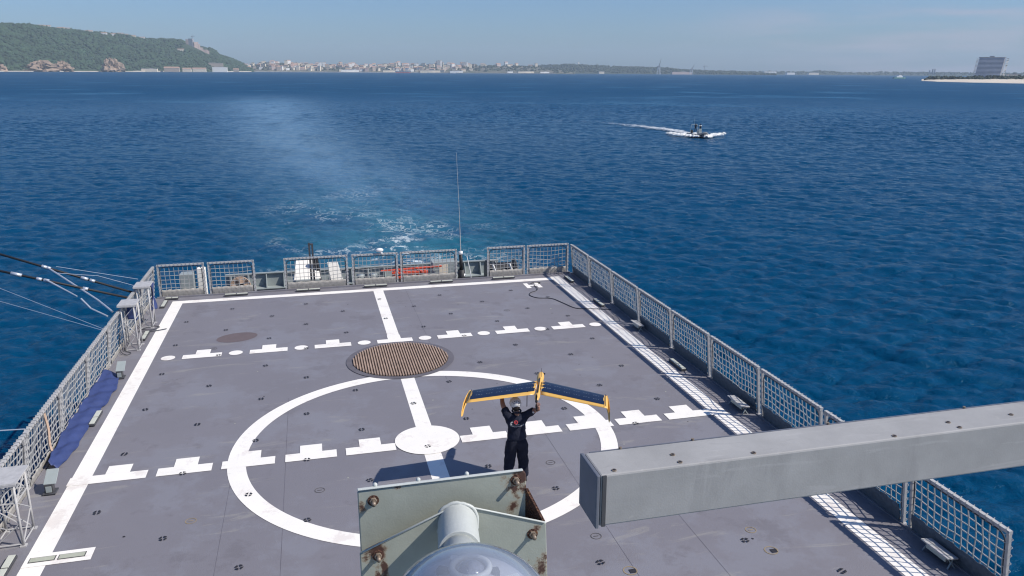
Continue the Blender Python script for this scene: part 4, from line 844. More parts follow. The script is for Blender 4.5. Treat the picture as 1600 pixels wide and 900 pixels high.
loop_rope([(-7.72, 10.0, .03), (-7.4, 9.9, .03), (-7.2, 10.15, .03), (-7.5, 10.3, .03), (-7.75, 9.8, .03), (-7.3, 9.75, .03), (-6.95, 9.9, .03)], .014, mDarkRope, 'rope', 'rope heaped at the foot of the lattice stand nearest the stern corner', 'rope')
loop_rope([(-7.86, .9, 1.1), (-7.78, .75, .8), (-7.75, .6, .55), (-7.7, .5, .42)], .03, mBeige, 'rope_strap', 'beige strap hanging from the left net beside the blue tarpaulin', 'strap')

# ---- deck-edge lights (long low twin lenses) and bracketed floodlight boxes
def edge_light(x, y, along, L, label):
    root = empty('deck_edge_light', (x, y, 0), label, 'deck light', 'low twin lights along the deck edge')
    d = (L, .15) if along == 'x' else (.15, L)
    MB().box((x, y, .045), (d[0], d[1], .05)).build('housing', mDarkM, root, bevel=.008)
    for s in (-1, 1):
        c = (x + s * L / 4, y) if along == 'x' else (x, y + s * L / 4); dd = (L / 2 - .035, .11) if along == 'x' else (.11, L / 2 - .035)
        MB().box((c[0], c[1], .078), (dd[0], dd[1], .016)).build('lens', mLens, root, bevel=.003)
for i, (x, L) in enumerate([(-7.32, .45), (-5.1, .82), (-2.53, .88), (-.03, .88), (2.51, .9), (5.0, .9)]): edge_light(x, 13.55, 'x', L, f'low light bar on the stern edge, {ordn[i]} from the left corner')
for i, y in enumerate([12.83, 9.25, 2.95, -3.2]): edge_light(-7.47, y, 'y', .8, f'low light bar on the left deck edge, {ordn[i]} from the stern')
for i, y in enumerate([12.7, 9.28, 2.9]): edge_light(7.46, y, 'y', .85, f'low light bar on the right deck edge, {ordn[i]} from the stern')
def flood(x, y, L, label, sg=1):
    root = empty('floodlight_bracket', (x, y, 0), label, 'floodlight', 'bracketed floodlights at the deck edges')
    MB().box((x, y, .20), (.22, L, .025), ry=.12 * sg).build('top_plate', mRail, root, bevel=.004)
    MB().box((x + .02, y, .13), (.12, L * .8, .09)).build('lamp_housing', mDarkM, root, bevel=.01)
    MB().box((x - .05 * sg, y, .13), (.02, L * .7, .07)).build('lamp_glass', mLens, root)
    for s in (-1, 1):
        MB().tube([(x + .06, y + s * L * .42, .19), (x - .06, y + s * L * .46, 0)], .014, 5).build('leg', mGrey, root); MB().tube([(x - .06, y + s * L * .42, .19), (x + .08, y + s * L * .46, 0)], .014, 5).build('leg', mGrey, root)
flood(7.66, 6.28, .62, 'bracketed floodlight on the right edge, farthest from the camera')
flood(7.62, -.15, .72, 'bracketed floodlight on the right edge beside the last T marking')
flood(7.74, -6.62, .62, 'bracketed floodlight at the bottom right, nearest the camera')
def flood2(x, y, label):
    root = empty('floodlight_bracket', (x, y, 0), label, 'floodlight', 'bracketed floodlights at the deck edges')
    MB().box((x + .02, y + .12, .30), (.22, .36, .02), rx=.5).build('top_plate', mGrey, root, bevel=.004)
    MB().box((x, y, .11), (.16, .12, .22)).box((x, y + .02, .03), (.24, .24, .03)).build('lamp_housing', mDarkM, root, bevel=.01)
    MB().box((x, y - .07, .12), (.10, .02, .12)).build('lamp_glass', mGrey, root)
flood2(-7.48, 5.7, 'small tilted floodlight on the left edge beyond the blue tarpaulin')
flood2(-7.50, -.55, 'small tilted floodlight on the left edge just before the blue tarpaulin')

# ---- whip antenna rigs slung out over the left side
def boom(P, label):
    root = empty('outrigger_boom', P[0], label, 'boom', 'black outrigger booms over the left side')
    MB().tube([P[0], P[1]], .035, 8).build('pole', mBlack, root, smooth=True)
    for f0, f1 in P[2]:
        a = Vector(P[0]).lerp(Vector(P[1]), f0); b_ = Vector(P[0]).lerp(Vector(P[1]), f1)
        MB().tube([a, b_], .055, 8).build('clamp', mSilver, root, smooth=True)
boom([(-7.95, 10.8, 1.04), (-12.8, 10.8, 3.01), [(.23, .26), (.27, .31), (.48, .50), (.50, .53)]], 'upper black boom reaching out over the water on the left')
boom([(-7.9, 9.6, 1.21), (-12.6, 9.6, 2.68), [(.23, .26), (.45, .48), (.49, .52), (.6, .66)]], 'lower black boom reaching out over the water on the left')
tag(MB().tube([(-10.30, 10.75, 2.0), (-8.6, 9.0, 1.35), (-8.05, 8.2, 1.18)], .030, 8).build('strut', mSilver, at=(-8.05, 8.2, 1.18)), 'long bright metal strut slanting from the upper boom to the net', 'strut', 'bright struts of the booms')
tag(MB().tube([(-10.1, 9.58, 1.93), (-9.12, 8.9, 1.53)], [.032, .02], 8).tube([(-9.0, 8.82, 1.47), (-8.7, 8.55, 1.22), (-8.2, 8.2, 1.05)], .026, 8).build('strut', mSilver, at=(-8.2, 8.2, 1.05)), 'shorter bright metal strut slanting from the lower boom', 'strut', 'bright struts of the booms')
for P_, r, lab in [(((-10.1, 10.75, 2.06), (-7.8, 10.85, 1.48)), .009, 'thin stay running from the upper boom to the lattice stand'), (((-10.0, 10.5, 1.9), (-8.9, 10.6, 1.72), (-7.8, 10.6, 1.30)), .009, 'thin slack stay just below the upper boom'),
                   (((-12.1, 9.5, 2.2), (-8.0, 7.0, 1.0)), .007, 'thin white stay crossing the water to the left net, upper of two'), (((-12.1, 9.3, 1.75), (-8.0, 6.9, 1.0)), .007, 'thin white stay crossing the water to the left net, lower of two'),
                   (((-8.6, -.05, 1.22), (-7.87, -.05, 1.19)), .012, 'white rope stub sticking out from the left net at the photo edge')]:
    tag(MB().tube(P_, r, 5).build('stay_wire', mSilver, at=P_[-1]), lab, 'wire', 'thin stays beside the booms')

# ---- quarterdeck below the stern with its bulwark and gear
qd = MB().box((0, 15.6, -1.55), (13.2, 3.6, .12)).build('quarterdeck', mDeck); tag(qd, kind='structure')
root = empty('stern_bulwark', (0, 17.1, -1.49), 'grey stern bulwark with triangular stiffeners seen beyond the net', 'bulwark')
MB().box((-.1, 17.1, -.78), (11.4, .03, 1.42)).build('plating', mGrey, root)
MB().box((-.1, 17.06, -.05), (11.4, .14, .05)).build('cap_rail', mGrey, root, bevel=.008)
MB().box((-.1, 16.85, -.62), (11.4, .42, .03)).build('ledge', mGrey, root)
for i in range(17):
    x = -5.6 + i * .69; MB().add([(x, 17.08, -.09), (x, 16.98, -.09), (x, 16.72, -.6), (x, 17.08, -.6), (x + .035, 17.08, -.09), (x + .035, 16.98, -.09), (x + .035, 16.72, -.6), (x + .035, 17.08, -.6)], [(0, 1, 2, 3), (4, 7, 6, 5), (0, 4, 5, 1), (1, 5, 6, 2), (2, 6, 7, 3), (3, 7, 4, 0)]).build('stiffener', mGrey, root)
QZ = -1.49
root = empty('mooring_winch', (-2.4, 15.3, QZ), 'grey mooring winch with white sloping covers behind the stern net', 'winch')
MB().box((-2.6, 15.2, -.65), (1.0, .9, 1.6)).build('gearbox', mGrey, root, bevel=.03)
MB().add([(-3.05, 14.8, .15), (-2.05, 14.8, .15), (-2.15, 15.6, .75), (-2.95, 15.6, .75), (-3.05, 15.65, .1), (-2.05, 15.65, .1)], [(0, 1, 2, 3), (3, 2, 5, 4), (0, 3, 4), (1, 5, 2), (0, 4, 5, 1)]).build('white_cover', mWallP, root)
MB().add([(-1.55, 14.8, -.6), (-1.05, 14.8, -.6), (-1.35, 15.3, .62), (-1.75, 15.3, .62), (-1.55, 15.2, -1.4), (-1.05, 15.2, -1.4), (-1.35, 15.5, .62), (-1.75, 15.5, .62)], [(0, 1, 2, 3), (4, 7, 6, 5), (0, 4, 5, 1), (1, 5, 6, 2), (2, 6, 7, 3), (3, 7, 4, 0)]).build('white_slide', mWallP, root)
MB().tube([(-2.1, 15.2, -.4), (-1.5, 15.2, -.4)], .38, 14).build('drum', mBlack, root)
for x, z in ((-1.95, .25),): MB().tube([(x, 15.2, -1.2), (x - .25, 15.2, .9)], .1, 8).build('lever', mBlack, root)
root = empty('roller_fairlead', (-2.4, 14.35, QZ), 'dark twin posts sticking up above the wide stern net panel', 'post')
for dx in (.0, .11): MB().box((-2.40 + dx, 14.35, .10), (.07, .09, 3.15 - abs(dx))).build('post', mDarkM, root)
MB().box((-2.35, 14.35, 1.62), (.2, .1, .05)).build('crosspiece', mDarkM, root)
root = empty('life_float_rack', (1.8, 14.9, QZ), 'long orange slatted float rack lying behind the stern net', 'float')
for k in range(2): MB().box((1.45, 14.95, -.02 + k * .17), (1.45, .28, .10)).build('slat', mOrange, root, bevel=.02)
MB().tube([(.3, 14.95, .26), (2.75, 14.95, .33)], .04, 8).build('top_bar', mOrange, root)
for k in range(6): MB().box((.85 + k * .24, 14.93, .06), (.07, .2, .36)).build('rib', mOrange, root)
MB().box((1.3, 14.95, -.78), (1.9, .5, 1.35)).build('base', mDarkM, root)
root = empty('rope_coil', (-5.05, 14.9, QZ), 'beige coil of mooring rope behind the second stern net panel', 'rope')
for k in range(6): MB().tube([(-5.05 + (.36 - k * .045) * math.cos(a), 14.9 + .05 * k * math.sin(a * 3) * .3, .02 + (.34 - k * .045) * math.sin(a)) for a in [i * math.pi / 10 for i in range(20)]], .03, 6, closed=True).build('rope_turn', mBeige, root)
MB().tube([(-5.05, 15.1, QZ), (-5.05, 15.1, .2)], .12, 10).build('reel_post', mDarkM, root)
root = empty('vent_box', (-7.0, 15.0, QZ), 'grey box and white box behind the leftmost stern net panel', 'locker')
MB().box((-6.95, 15.1, -.45), (.5, .5, 2.1)).build('grey_box', mGrey, root, bevel=.03); MB().box((-6.45, 15.2, -.35), (.3, .3, 2.2)).build('white_box', mWallP, root, bevel=.03)
MB().tube([(-6.9, 14.8, -.6), (-6.0, 14.8, -.4), (-5.6, 14.9, -.6)], .12, 8).build('fender', mBlack, root)
root = empty('cable_reel', (5.1, 15.0, QZ), 'dark cable reel with pale arms behind the net right of the whip antenna', 'reel')
MB().tube([(4.7, 15.0, -.1), (5.75, 15.0, -.1)], .42, 16).build('drum', mBlack, root)
for x in (4.62, 5.8): MB().tube([(x, 15.0, -.1), (x + .04, 15.0, -.1)], .55, 18).build('flange', mDarkM, root)
for x in (4.8, 5.5): MB().tube([(x, 14.6, .35), (x + .3, 14.55, -.5)], .05, 6).build('pale_arm', mWhiteP, root)
MB().box((5.2, 15.0, -1.0), (1.2, .6, 1.0)).build('cradle', mGrey, root)
root = empty('grey_locker', (3.15, 15.6, QZ), 'small grey locker with cream panels behind the stern net near the antenna', 'locker')
MB().box((2.9, 15.4, -.5), (1.0, .6, 1.9)).build('body', mGrey, root, bevel=.02); MB().box((2.85, 15.09, .1), (.35, .02, .5)).build('panel', mWall[1], root)
root = empty('bollard', (-.2, 15.1, QZ), 'grey twin bollard with looped ropes behind the stern net', 'bollard')
for dx in (-.25, .25): MB().tube([(-.25 + dx, 15.1, QZ), (-.25 + dx, 15.1, .0), (-.25 + dx, 15.1, .12)], [.13, .13, .17], 12).build('post', mGrey, root, smooth=True)
for k in range(3): MB().tube([(-.25 + .5 * math.cos(a), 15.1 + .22 * math.sin(a), -.35 + k * .1) for a in [i * math.pi / 8 for i in range(16)]], .035, 6, closed=True).build('rope_loop', mRope, root)
root = empty('stern_lamp', (.26, 13.9, 1.2), 'white lamp mounted on the top rail of the stern net', 'lamp')
MB().sphere((.2, 13.86, 1.36), .10, 12, 8, (1.5, .9, .8)).build('lamp_shade', mWhiteP, root, smooth=True); MB().tube([(.28, 13.88, 1.22), (.24, 13.88, 1.34)], .04, 8).build('neck', mWhiteP, root)
root = empty('whip_antenna', (3.36, 14.0, 0), 'tall thin whip antenna standing in the gap of the stern net', 'antenna')
MB().tube([(3.40, 14.05, -.3), (3.40, 14.05, .35)], .14, 10).tube([(3.40, 14.05, .35), (3.38, 14.05, 1.0)], .07, 10).build('base', mBlack, root, smooth=True)
MB().tube([(3.38, 14.05, .98), (3.38, 14.05, 1.1)], .085, 10).tube([(3.42, 14.0, .0), (3.5, 14.0, .2)], .06, 8).build('insulator', mWhiteP, root, smooth=True)
MB().tube([(3.38, 14.05, 1.1), (3.36, 14.08, 2.6), (3.30, 14.15, 4.95)], [.022, .012, .005], 6).build('whip', mRail, root)
tag(MB().tube([(3.62, 14.0, .9), (3.75, 14.05, .3), (3.8, 14.05, -.1)], .018, 5).build('stay_wire', mWhiteP, at=(3.62, 14, .9)), 'white line hanging beside the base of the whip antenna', 'wire')

# ================================================================ foreground steel: box beam on the right, bracket plate and camera dome below
BX0, BY0, BZ1, BH, BW_ = -1.372, -14.392, 6.845, .170, .150
root = empty('steel_beam', (BX0, BY0, BZ1 - BH), 'galvanised steel box beam crossing the lower right of the photo', 'beam')
L = 4.6
MB().box((BX0 + L / 2, BY0 + BW_ / 2, BZ1 - BH / 2), (L, BW_, BH)).build('box_section', mGalv, root, bevel=.006)
MB().box((BX0 - .007, BY0 + BW_ / 2, BZ1 - BH / 2 - .002), (.012, BW_ + .004, BH + .006)).build('end_cap', mBeamEnd, root, bevel=.003)
MB().box((BX0 + .012, BY0 - .002, BZ1 - BH / 2), (.012, .005, BH * .99)).build('weld_seam', mDarkM, root)
MB().box((BX0 + L / 2 + .02, BY0 + BW_ + .004, BZ1 - .012), (L, .006, .02)).build('rear_flange', mBeamEnd, root)
for x, y in [(-1.322, -14.372), (-1.109, -14.322), (-1.108, -14.372), (-.858, -14.372), (-.349, -14.376), (-.099, -14.33), (-.092, -14.373), (.16, -14.33), (.2, -14.375)]:
    s_ = MB().tube([(x, y, BZ1 - .001), (x, y, BZ1 + .003)], .0075, 14).build('screw', mBolt, root, smooth=False); MB().tube([(x, y, BZ1 + .003), (x, y, BZ1 + .0036)], .0048, 12).build('screw_recess', mHole, s_)
for x in (-1.25, -1.0, -.5, .05): MB().tube([(x, BY0 + BW_ + .004, BZ1 - .002), (x, BY0 + BW_ + .004, BZ1 + .004)], .005, 8).build('rivet', mBolt, root)
MB().box((BX0 + L - .2, BY0 + BW_ / 2, (4.5 + BZ1 - BH) / 2), (.14, .14, BZ1 - BH - 4.5)).build('support_post', mGalv, root)
MB().box((BX0 + L - .2, BY0 + BW_ / 2 - .9, 4.56), (.3, 2.4, .12)).build('support_foot', mGalv, root)

# bracket: rear plate, folded front plate with peaked edge, bolts, welded pipe stub
root = empty('bracket_plate', (-1.93, -15.1, 6.95), 'pale green steel bracket plate with rusty bolted corners at the bottom', 'bracket')
yb, yf = -15.085, -15.118
def plate(poly, y0, y1, name, m, bevel=.002):
    mb = MB(); n = len(poly); mb.add([(x, y0, z) for x, z in poly] + [(x, y1, z) for x, z in poly], [tuple(range(n)), tuple(range(n, 2 * n))[::-1]] + [(i, n + i, n + (i + 1) % n, (i + 1) % n) for i in range(n)])
    return mb.build(name, m, root, bevel=bevel)
def rusty(name, base, spots_at, bump=.045):
    """paint with rust blooming round given local points (x, z, radius)"""
    m = mat(name, base, 0.5, var=0.07, scale=22, bump=bump, bscale=300, spots=[((0.19, 0.16, 0.11), 34, 0.69, 0.6), ((0.40, 0.41, 0.37), 14, 0.62, .4)]); t = m.node_tree; b = t.nodes['Principled BSDF']
    link = b.inputs['Base Color'].links[0].from_socket
    co = t.nodes.new('ShaderNodeTexCoord'); tot = None
    n = t.nodes.new('ShaderNodeTexNoise'); n.inputs['Scale'].default_value = 42; n.inputs['Detail'].default_value = 9; n.inputs['Roughness'].default_value = .75; t.links.new(co.outputs['Object'], n.inputs[0])
    for (x, z, r, sx_, sz_) in spots_at:
        mp_ = t.nodes.new('ShaderNodeMapping'); mp_.vector_type = 'POINT'; mp_.inputs['Location'].default_value = (-x * sx_, 0, -z * sz_); mp_.inputs['Scale'].default_value = (sx_, 0, sz_); t.links.new(co.outputs['Object'], mp_.inputs[0])
        ln = t.nodes.new('ShaderNodeVectorMath'); ln.operation = 'LENGTH'; t.links.new(mp_.outputs[0], ln.inputs[0])
        mr = t.nodes.new('ShaderNodeMapRange'); mr.inputs[1].default_value = r; mr.inputs[2].default_value = 0; t.links.new(ln.outputs['Value'], mr.inputs[0])
        if tot is None: tot = mr.outputs[0]
        else:
            a = t.nodes.new('ShaderNodeMath'); a.operation = 'MAXIMUM'; t.links.new(tot, a.inputs[0]); t.links.new(mr.outputs[0], a.inputs[1]); tot = a.outputs[0]
    k_ = t.nodes.new('ShaderNodeMath'); k_.operation = 'MULTIPLY_ADD'; k_.inputs[1].default_value = 2.6; k_.inputs[2].default_value = -.80; t.links.new(n.outputs[0], k_.inputs[0])
    s = t.nodes.new('ShaderNodeMath'); s.operation = 'ADD'; t.links.new(tot, s.inputs[0]); t.links.new(k_.outputs[0], s.inputs[1])
    halo = t.nodes.new('ShaderNodeMapRange'); halo.inputs[1].default_value = .95; halo.inputs[2].default_value = 1.45; t.links.new(s.outputs[0], halo.inputs[0])
    core_ = t.nodes.new('ShaderNodeMapRange'); core_.inputs[1].default_value = 1.12; core_.inputs[2].default_value = 1.34; t.links.new(s.outputs[0], core_.inputs[0])
    x1 = t.nodes.new('ShaderNodeMix'); x1.data_type = 'RGBA'; x1.inputs[7].default_value = (.30, .19, .10, 1); t.links.new(halo.outputs[0], x1.inputs[0]); t.links.new(link, x1.inputs[6])
    x2 = t.nodes.new('ShaderNodeMix'); x2.data_type = 'RGBA'; x2.inputs[7].default_value = (.075, .035, .025, 1); t.links.new(core_.outputs[0], x2.inputs[0]); t.links.new(x1.outputs[2], x2.inputs[6])
    t.links.new(x2.outputs[2], b.inputs['Base Color']); return m
Z0 = 6.95; X0 = -1.93
rb = rusty('rear plate paint', (0.335, 0.352, 0.30), [(-1.798 - X0, 7.262 - Z0, .075, 1.1, 1), (-1.808 - X0, 7.235 - Z0, .05, 2.2, .8), (-2.095 - X0, 7.245 - Z0, .022, 1, .6), (-1.815 - X0, 7.20 - Z0, .03, 1.6, .7), (-2.03 - X0, 7.275 - Z0, .012, 1, 1), (-1.99 - X0, 7.275 - Z0, .008, 1, 1)])
rf = rusty('front plate paint', (0.335, 0.352, 0.30), [(-2.085 - X0, 7.178 - Z0, .05, 1, .8), (-2.073 - X0, 7.10 - Z0, .07, 5, 1), (-2.06 - X0, 7.13 - Z0, .03, 2, .5), (-1.765 - X0, 7.085 - Z0, .045, 1, .8), (-1.776 - X0, 7.17 - Z0, .018, 1, 1)])
plate([(-2.100, 7.272), (-1.794, 7.276), (-1.788, 7.268), (-1.787, 7.238), (-1.775, 7.20), (-1.770, 6.75), (-2.100, 6.75)], yb, yb + .006, 'rear_plate', rb)
plate([(-2.103, 7.168), (-2.096, 7.172), (-1.933, 7.238), (-1.920, 7.2385), (-1.765, 7.182), (-1.757, 7.178), (-1.753, 7.062), (-1.757, 6.72), (-2.103, 6.72)], yf, yf + .006, 'front_plate', rf)
MB().add([(-1.789, yb - .001, 7.238), (-1.784, yb - .001, 7.238), (-1.757, yf + .007, 7.179), (-1.763, yf + .007, 7.182), (-1.789, yb - .001, 6.72), (-1.784, yb - .001, 6.72), (-1.757, yf + .007, 6.72), (-1.763, yf + .007, 6.72)], [(0, 1, 2, 3), (4, 7, 6, 5), (0, 4, 5, 1), (1, 5, 6, 2), (2, 6, 7, 3), (3, 7, 4, 0)]).build('side_flange', mRust, root)
MB().box((-1.947, yb + .001, 7.2765), (.306, .0075, .003), ry=-.0).build('lit_top_edge', mPipe, root, bevel=.0015)  # paler strip imitates sunlight on the rear plate's top edge
# welded bright edge along the peaked front plate
mb = MB(); mb.tube([(-2.098, yf - .001, 7.1715), (-1.932, yf - .001, 7.239), (-1.920, yf - .001, 7.240), (-1.760, yf - .001, 7.181)], .0017, 6); mb.build('edge_bead', mPipe, root, smooth=True)
for x, z, yy_ in [(-2.073, 7.252, yb), (-1.808, 7.258, yb), (-2.071, 7.160, yf), (-1.784, 7.160, yf)]:
    b_ = MB().tube([(x, yy_, z), (x, yy_ - .005, z)], .0072, 6).build('bolt', mBolt, root, bevel=.001)
    MB().tube([(x, yy_ - .005, z), (x, yy_ - .017, z)], .0040, 10).build('bolt_shank', mBolt, b_, smooth=True); MB().tube([(x, yy_, z), (x, yy_ - .0015, z)], .0105, 16).build('washer', mRust, b_)
for x in (-2.068, -1.99, -1.90): MB().sphere((x, yb + .006, 7.279), .0045, 10, 6).build('weld_drop', mPipe, root, smooth=True)
mb = MB(); P0 = Vector((-1.926, yf, 7.205)); P1 = Vector((-1.943, -15.235, 7.222))
mb.tube([P0, P1], .036, 96); mb.build('pipe_collar', mPipe, root, smooth=False, bevel=.001)
n = 32; wd = MB(); g = random.Random(2); d_ = (P1 - P0).normalized(); e1 = d_.cross(Vector((0, 0, 1))).normalized(); e2 = e1.cross(d_)
wd.tube([P0 + (e1 * math.cos(a) + e2 * math.sin(a)) * (.037 + g.uniform(-.001, .002)) - Vector((0, .001, 0)) for a in [i * 2 * math.pi / 40 for i in range(40)]], .0035, 6, closed=True); wd.build('weld_bead', mPipe, root, smooth=True)
MB().tube([P0.lerp(P1, .9), P0.lerp(P1, 2.2)], .0305, 96).build('inner_pipe', mPipe, root, smooth=True)
MB().box((-1.93, -15.05, 5.63), (.12, .12, 2.26)).build('support_post', mGrey, root)

# camera dome: clear bubble over a gimbal with a ring-shaped lens mount
DC = Vector((-1.973, -15.482, 7.250)); DR = .126
root = empty('dome_camera', DC - Vector((0, 0, .2)), 'glossy clear camera dome at the bottom edge in front of the bracket plate', 'camera')
mGl = bpy.data.materials.new('clear bubble'); mGl.use_nodes = True; t = mGl.node_tree; t.nodes.remove(t.nodes['Principled BSDF'])
gl = t.nodes.new('ShaderNodeBsdfGlossy'); gl.inputs['Roughness'].default_value = .04; gl.inputs['Color'].default_value = (.92, .96, 1, 1)
tr = t.nodes.new('ShaderNodeBsdfTransparent'); tr.inputs['Color'].default_value = (.86, .90, .95, 1)
df = t.nodes.new('ShaderNodeBsdfDiffuse'); df.inputs['Color'].default_value = (.46, .49, .54, 1)
fr = t.nodes.new('ShaderNodeFresnel'); fr.inputs['IOR'].default_value = 1.55
ms = t.nodes.new('ShaderNodeMixShader'); mr_ = t.nodes.new('ShaderNodeMapRange'); mr_.inputs[1].default_value = 0; mr_.inputs[2].default_value = .55; mr_.inputs[3].default_value = .08; mr_.inputs[4].default_value = .8
t.links.new(fr.outputs[0], mr_.inputs[0]); m2_ = t.nodes.new('ShaderNodeMixShader'); m2_.inputs[0].default_value = .42; t.links.new(tr.outputs[0], m2_.inputs[1]); t.links.new(df.outputs[0], m2_.inputs[2])
t.links.new(mr_.outputs[0], ms.inputs[0]); t.links.new(m2_.outputs[0], ms.inputs[1]); t.links.new(gl.outputs[0], ms.inputs[2]); t.links.new(ms.outputs[0], t.nodes['Material Output'].inputs[0])
mInner = mat('inner housing', (0.50, 0.49, 0.52), 0.4, metal=0.0, var=0.05, scale=20)
MB().sphere(DC, DR, 48, 32).build('clear_bubble', mGl, root, smooth=True)
MB().sphere(DC + Vector((0, 0, -.004)), .112, 40, 26).build('gimbal_shell', mInner, root, smooth=True)
vw = Vector((-2.14349, -16.3982, 8.0)) - DC; vw.normalize(); uc = Vector((.064, .255, .965)); uc = (uc - vw * uc.dot(vw)).normalized(); rc = uc.cross(vw)
def onball(a, b, r=.112): k = math.sqrt(max(0, 1 - a * a - b * b)); return DC + Vector((0, 0, -.004)) + (rc * a + uc * b + vw * k) * r
RC = onball(0.0, .80, .113); ax_ = (RC - DC).normalized(); e1 = ax_.cross(Vector((1, 0, 0))).normalized(); e2 = ax_.cross(e1)
MB().tube([RC + (e1 * math.cos(a) + e2 * math.sin(a)) * .025 for a in [i * 2 * math.pi / 36 for i in range(36)]], .0045, 10, closed=True).build('lens_ring', mWhiteP, root, smooth=True)
MB().sphere(RC - ax_ * .016, .024, 24, 14).build('lens', mat('lens glass', (.24, .25, .32), .12, var=.5, scale=60, coat=1.0), root, smooth=True)
MB().sphere(RC + e2 * .009 - e1 * .007 - ax_ * .003, .010, 14, 8).build('lens_core', mat('dark lens core', (.03, .05, .14), .1, var=.3), root, smooth=True)
for a, b_, w_, c_ in ((.50, .66, .020, mWhiteP), (.30, .74, .010, mDarkM), (-.32, .76, .018, mDarkM), (-.20, .90, .012, mWhiteP), (.60, .56, .012, mWhiteP)):
    c = onball(a, b_, .112); MB().box(c, (w_, .012, .012), rz=-.3 + a).build('glint_spot', c_, root, bevel=.002)  # white blocks stand in for bubble highlights, dark ones for its dark spots
MB().tube([DC - Vector((0, 0, .10)), DC - Vector((0, 0, .16))], .132, 32).build('base_ring', mGrey, root, smooth=False)
MB().tube([DC - Vector((0, 0, .16)), DC - Vector((0, 0, 2.75))], .04, 16).build('pedestal', mGrey, root)

# ================================================================ the man holding the drone
FX, FY = 1.47, -2.33
man = empty('person', (FX, FY, 0), 'person in navy shirt and trousers holding a yellow drone overhead on the deck', 'person')
def j(x, y, z, r): return (FX + x, FY + y, z, r)
J = {'pel': j(0, 0, .96, .145), 'sp': j(0, -.01, 1.14, .135), 'ch': j(0, 0, 1.34, .16), 'nk': j(0, .01, 1.52, .062), 'nk2': j(0, .02, 1.57, .06),
     'sl': j(-.185, .0, 1.46, .085), 'el': j(-.255, .13, 1.66, .052), 'wl': j(-.225, .335, 1.80, .036), 'hl': j(-.205, .385, 1.845, .038),
     'sr': j(.185, .0, 1.46, .085), 'er': j(.36, -.11, 1.58, .052), 'wr': j(.34, -.36, 1.70, .036), 'hr': j(.318, -.42, 1.755, .038),
     'hpl': j(-.095, 0, .88, .115), 'kl': j(-.15, .03, .50, .078), 'al': j(-.185, -.01, .11, .05), 'tl': j(-.20, .15, .05, .045),
     'hpr': j(.095, 0, .88, .115), 'kr': j(.13, .03, .50, .078), 'ar': j(.16, -.01, .11, .05), 'tr': j(.19, .15, .05, .045)}
E_ = [('pel', 'sp'), ('sp', 'ch'), ('ch', 'nk'), ('nk', 'nk2'), ('ch', 'sl'), ('sl', 'el'), ('el', 'wl'), ('wl', 'hl'), ('ch', 'sr'), ('sr', 'er'), ('er', 'wr'), ('wr', 'hr'),
      ('pel', 'hpl'), ('hpl', 'kl'), ('kl', 'al'), ('al', 'tl'), ('pel', 'hpr'), ('hpr', 'kr'), ('kr', 'ar'), ('ar', 'tr')]
J.update(pel=j(0, 0, .96, .08), sp=j(0, .0, 1.14, .07), ch=j(0, 0, 1.34, .075), sl=j(-.17, 0, 1.44, .06), sr=j(.17, 0, 1.44, .06), hpl=j(-.095, 0, .86, .08), hpr=j(.095, 0, .86, .08))
body = skin_obj('body', J, E_, man, mSkin, 2)
def sub_(keys, f): return {k: (*J[k][:3], J[k][3] * f) for k in keys}
S_ = {'ch': j(0, 0, 1.38, .205), 'mid': j(0, 0, 1.22, .200), 'sp': j(0, 0, 1.06, .205), 'bt': j(0, 0, .90, .232), 'nk': j(0, .005, 1.51, .085), 'sl': j(-.17, 0, 1.445, .105), 'sr': j(.17, 0, 1.445, .105)}
S_['ul'] = (*Vector(J['sl'][:3]).lerp(Vector(J['el'][:3]), .75), .082); S_['ur'] = (*Vector(J['sr'][:3]).lerp(Vector(J['er'][:3]), .95), .080)
S_ = {k: S_[k] for k in ['ch', 'mid', 'sp', 'bt', 'nk', 'sl', 'ul', 'sr', 'ur']}
shirt = skin_obj('shirt', S_, [('ch', 'mid'), ('mid', 'sp'), ('sp', 'bt'), ('ch', 'nk'), ('ch', 'sl'), ('sl', 'ul'), ('ch', 'sr'), ('sr', 'ur')], man, mNavy, 2, ys=.68)
T_ = {'pel': j(0, 0, .93, .200), 'tp': j(0, 0, 1.03, .190), 'hpl': j(-.105, 0, .82, .15), 'kl': j(-.145, .02, .50, .120), 'ml': j(-.165, .0, .30, .105), 'al': j(-.185, -.01, .10, .095), 'hpr': j(.105, 0, .82, .15), 'kr': j(.13, .02, .50, .120), 'mr': j(.145, 0, .30, .105), 'ar': j(.16, -.01, .10, .095)}
trou = skin_obj('trousers', T_, [('pel', 'tp'), ('pel', 'hpl'), ('hpl', 'kl'), ('kl', 'ml'), ('ml', 'al'), ('pel', 'hpr'), ('hpr', 'kr'), ('kr', 'mr'), ('mr', 'ar')], man, mTrou, 2, ys=.8)
tx = bpy.data.textures.new('cloth folds', 'CLOUDS'); tx.noise_scale = .10
for o_ in (shirt, trou):
    d = o_.modifiers.new('folds', 'DISPLACE'); d.texture = tx; d.strength = .05; d.mid_level = .5
for sg in (-1, 1):
    for z in (.62,): MB().box((FX + sg * .215 + (0 if sg < 0 else -.015), FY, z), (.03, .13, .15)).build('trouser_pocket', mTrou, man, bevel=.012)
    x = FX + (-.19 if sg < 0 else .17); b_ = MB().sphere((x, FY + .05, .06), .1, 14, 8, (.5, 1.5, .6)).build('shoe', mBlack, man, smooth=True)
HD = Vector((FX - .015, FY + .045, 1.685))
hm = MB().sphere(HD, .1, 20, 14, (.82, .98, 1.15)); hm.build('head', mSkin, man, smooth=True)
fc = MB(); fc.sphere(HD + Vector((0, .1, -.005)), .018, 8, 6, (.8, 1.1, 1.3)); fc.build('nose', mSkin, man, smooth=True)
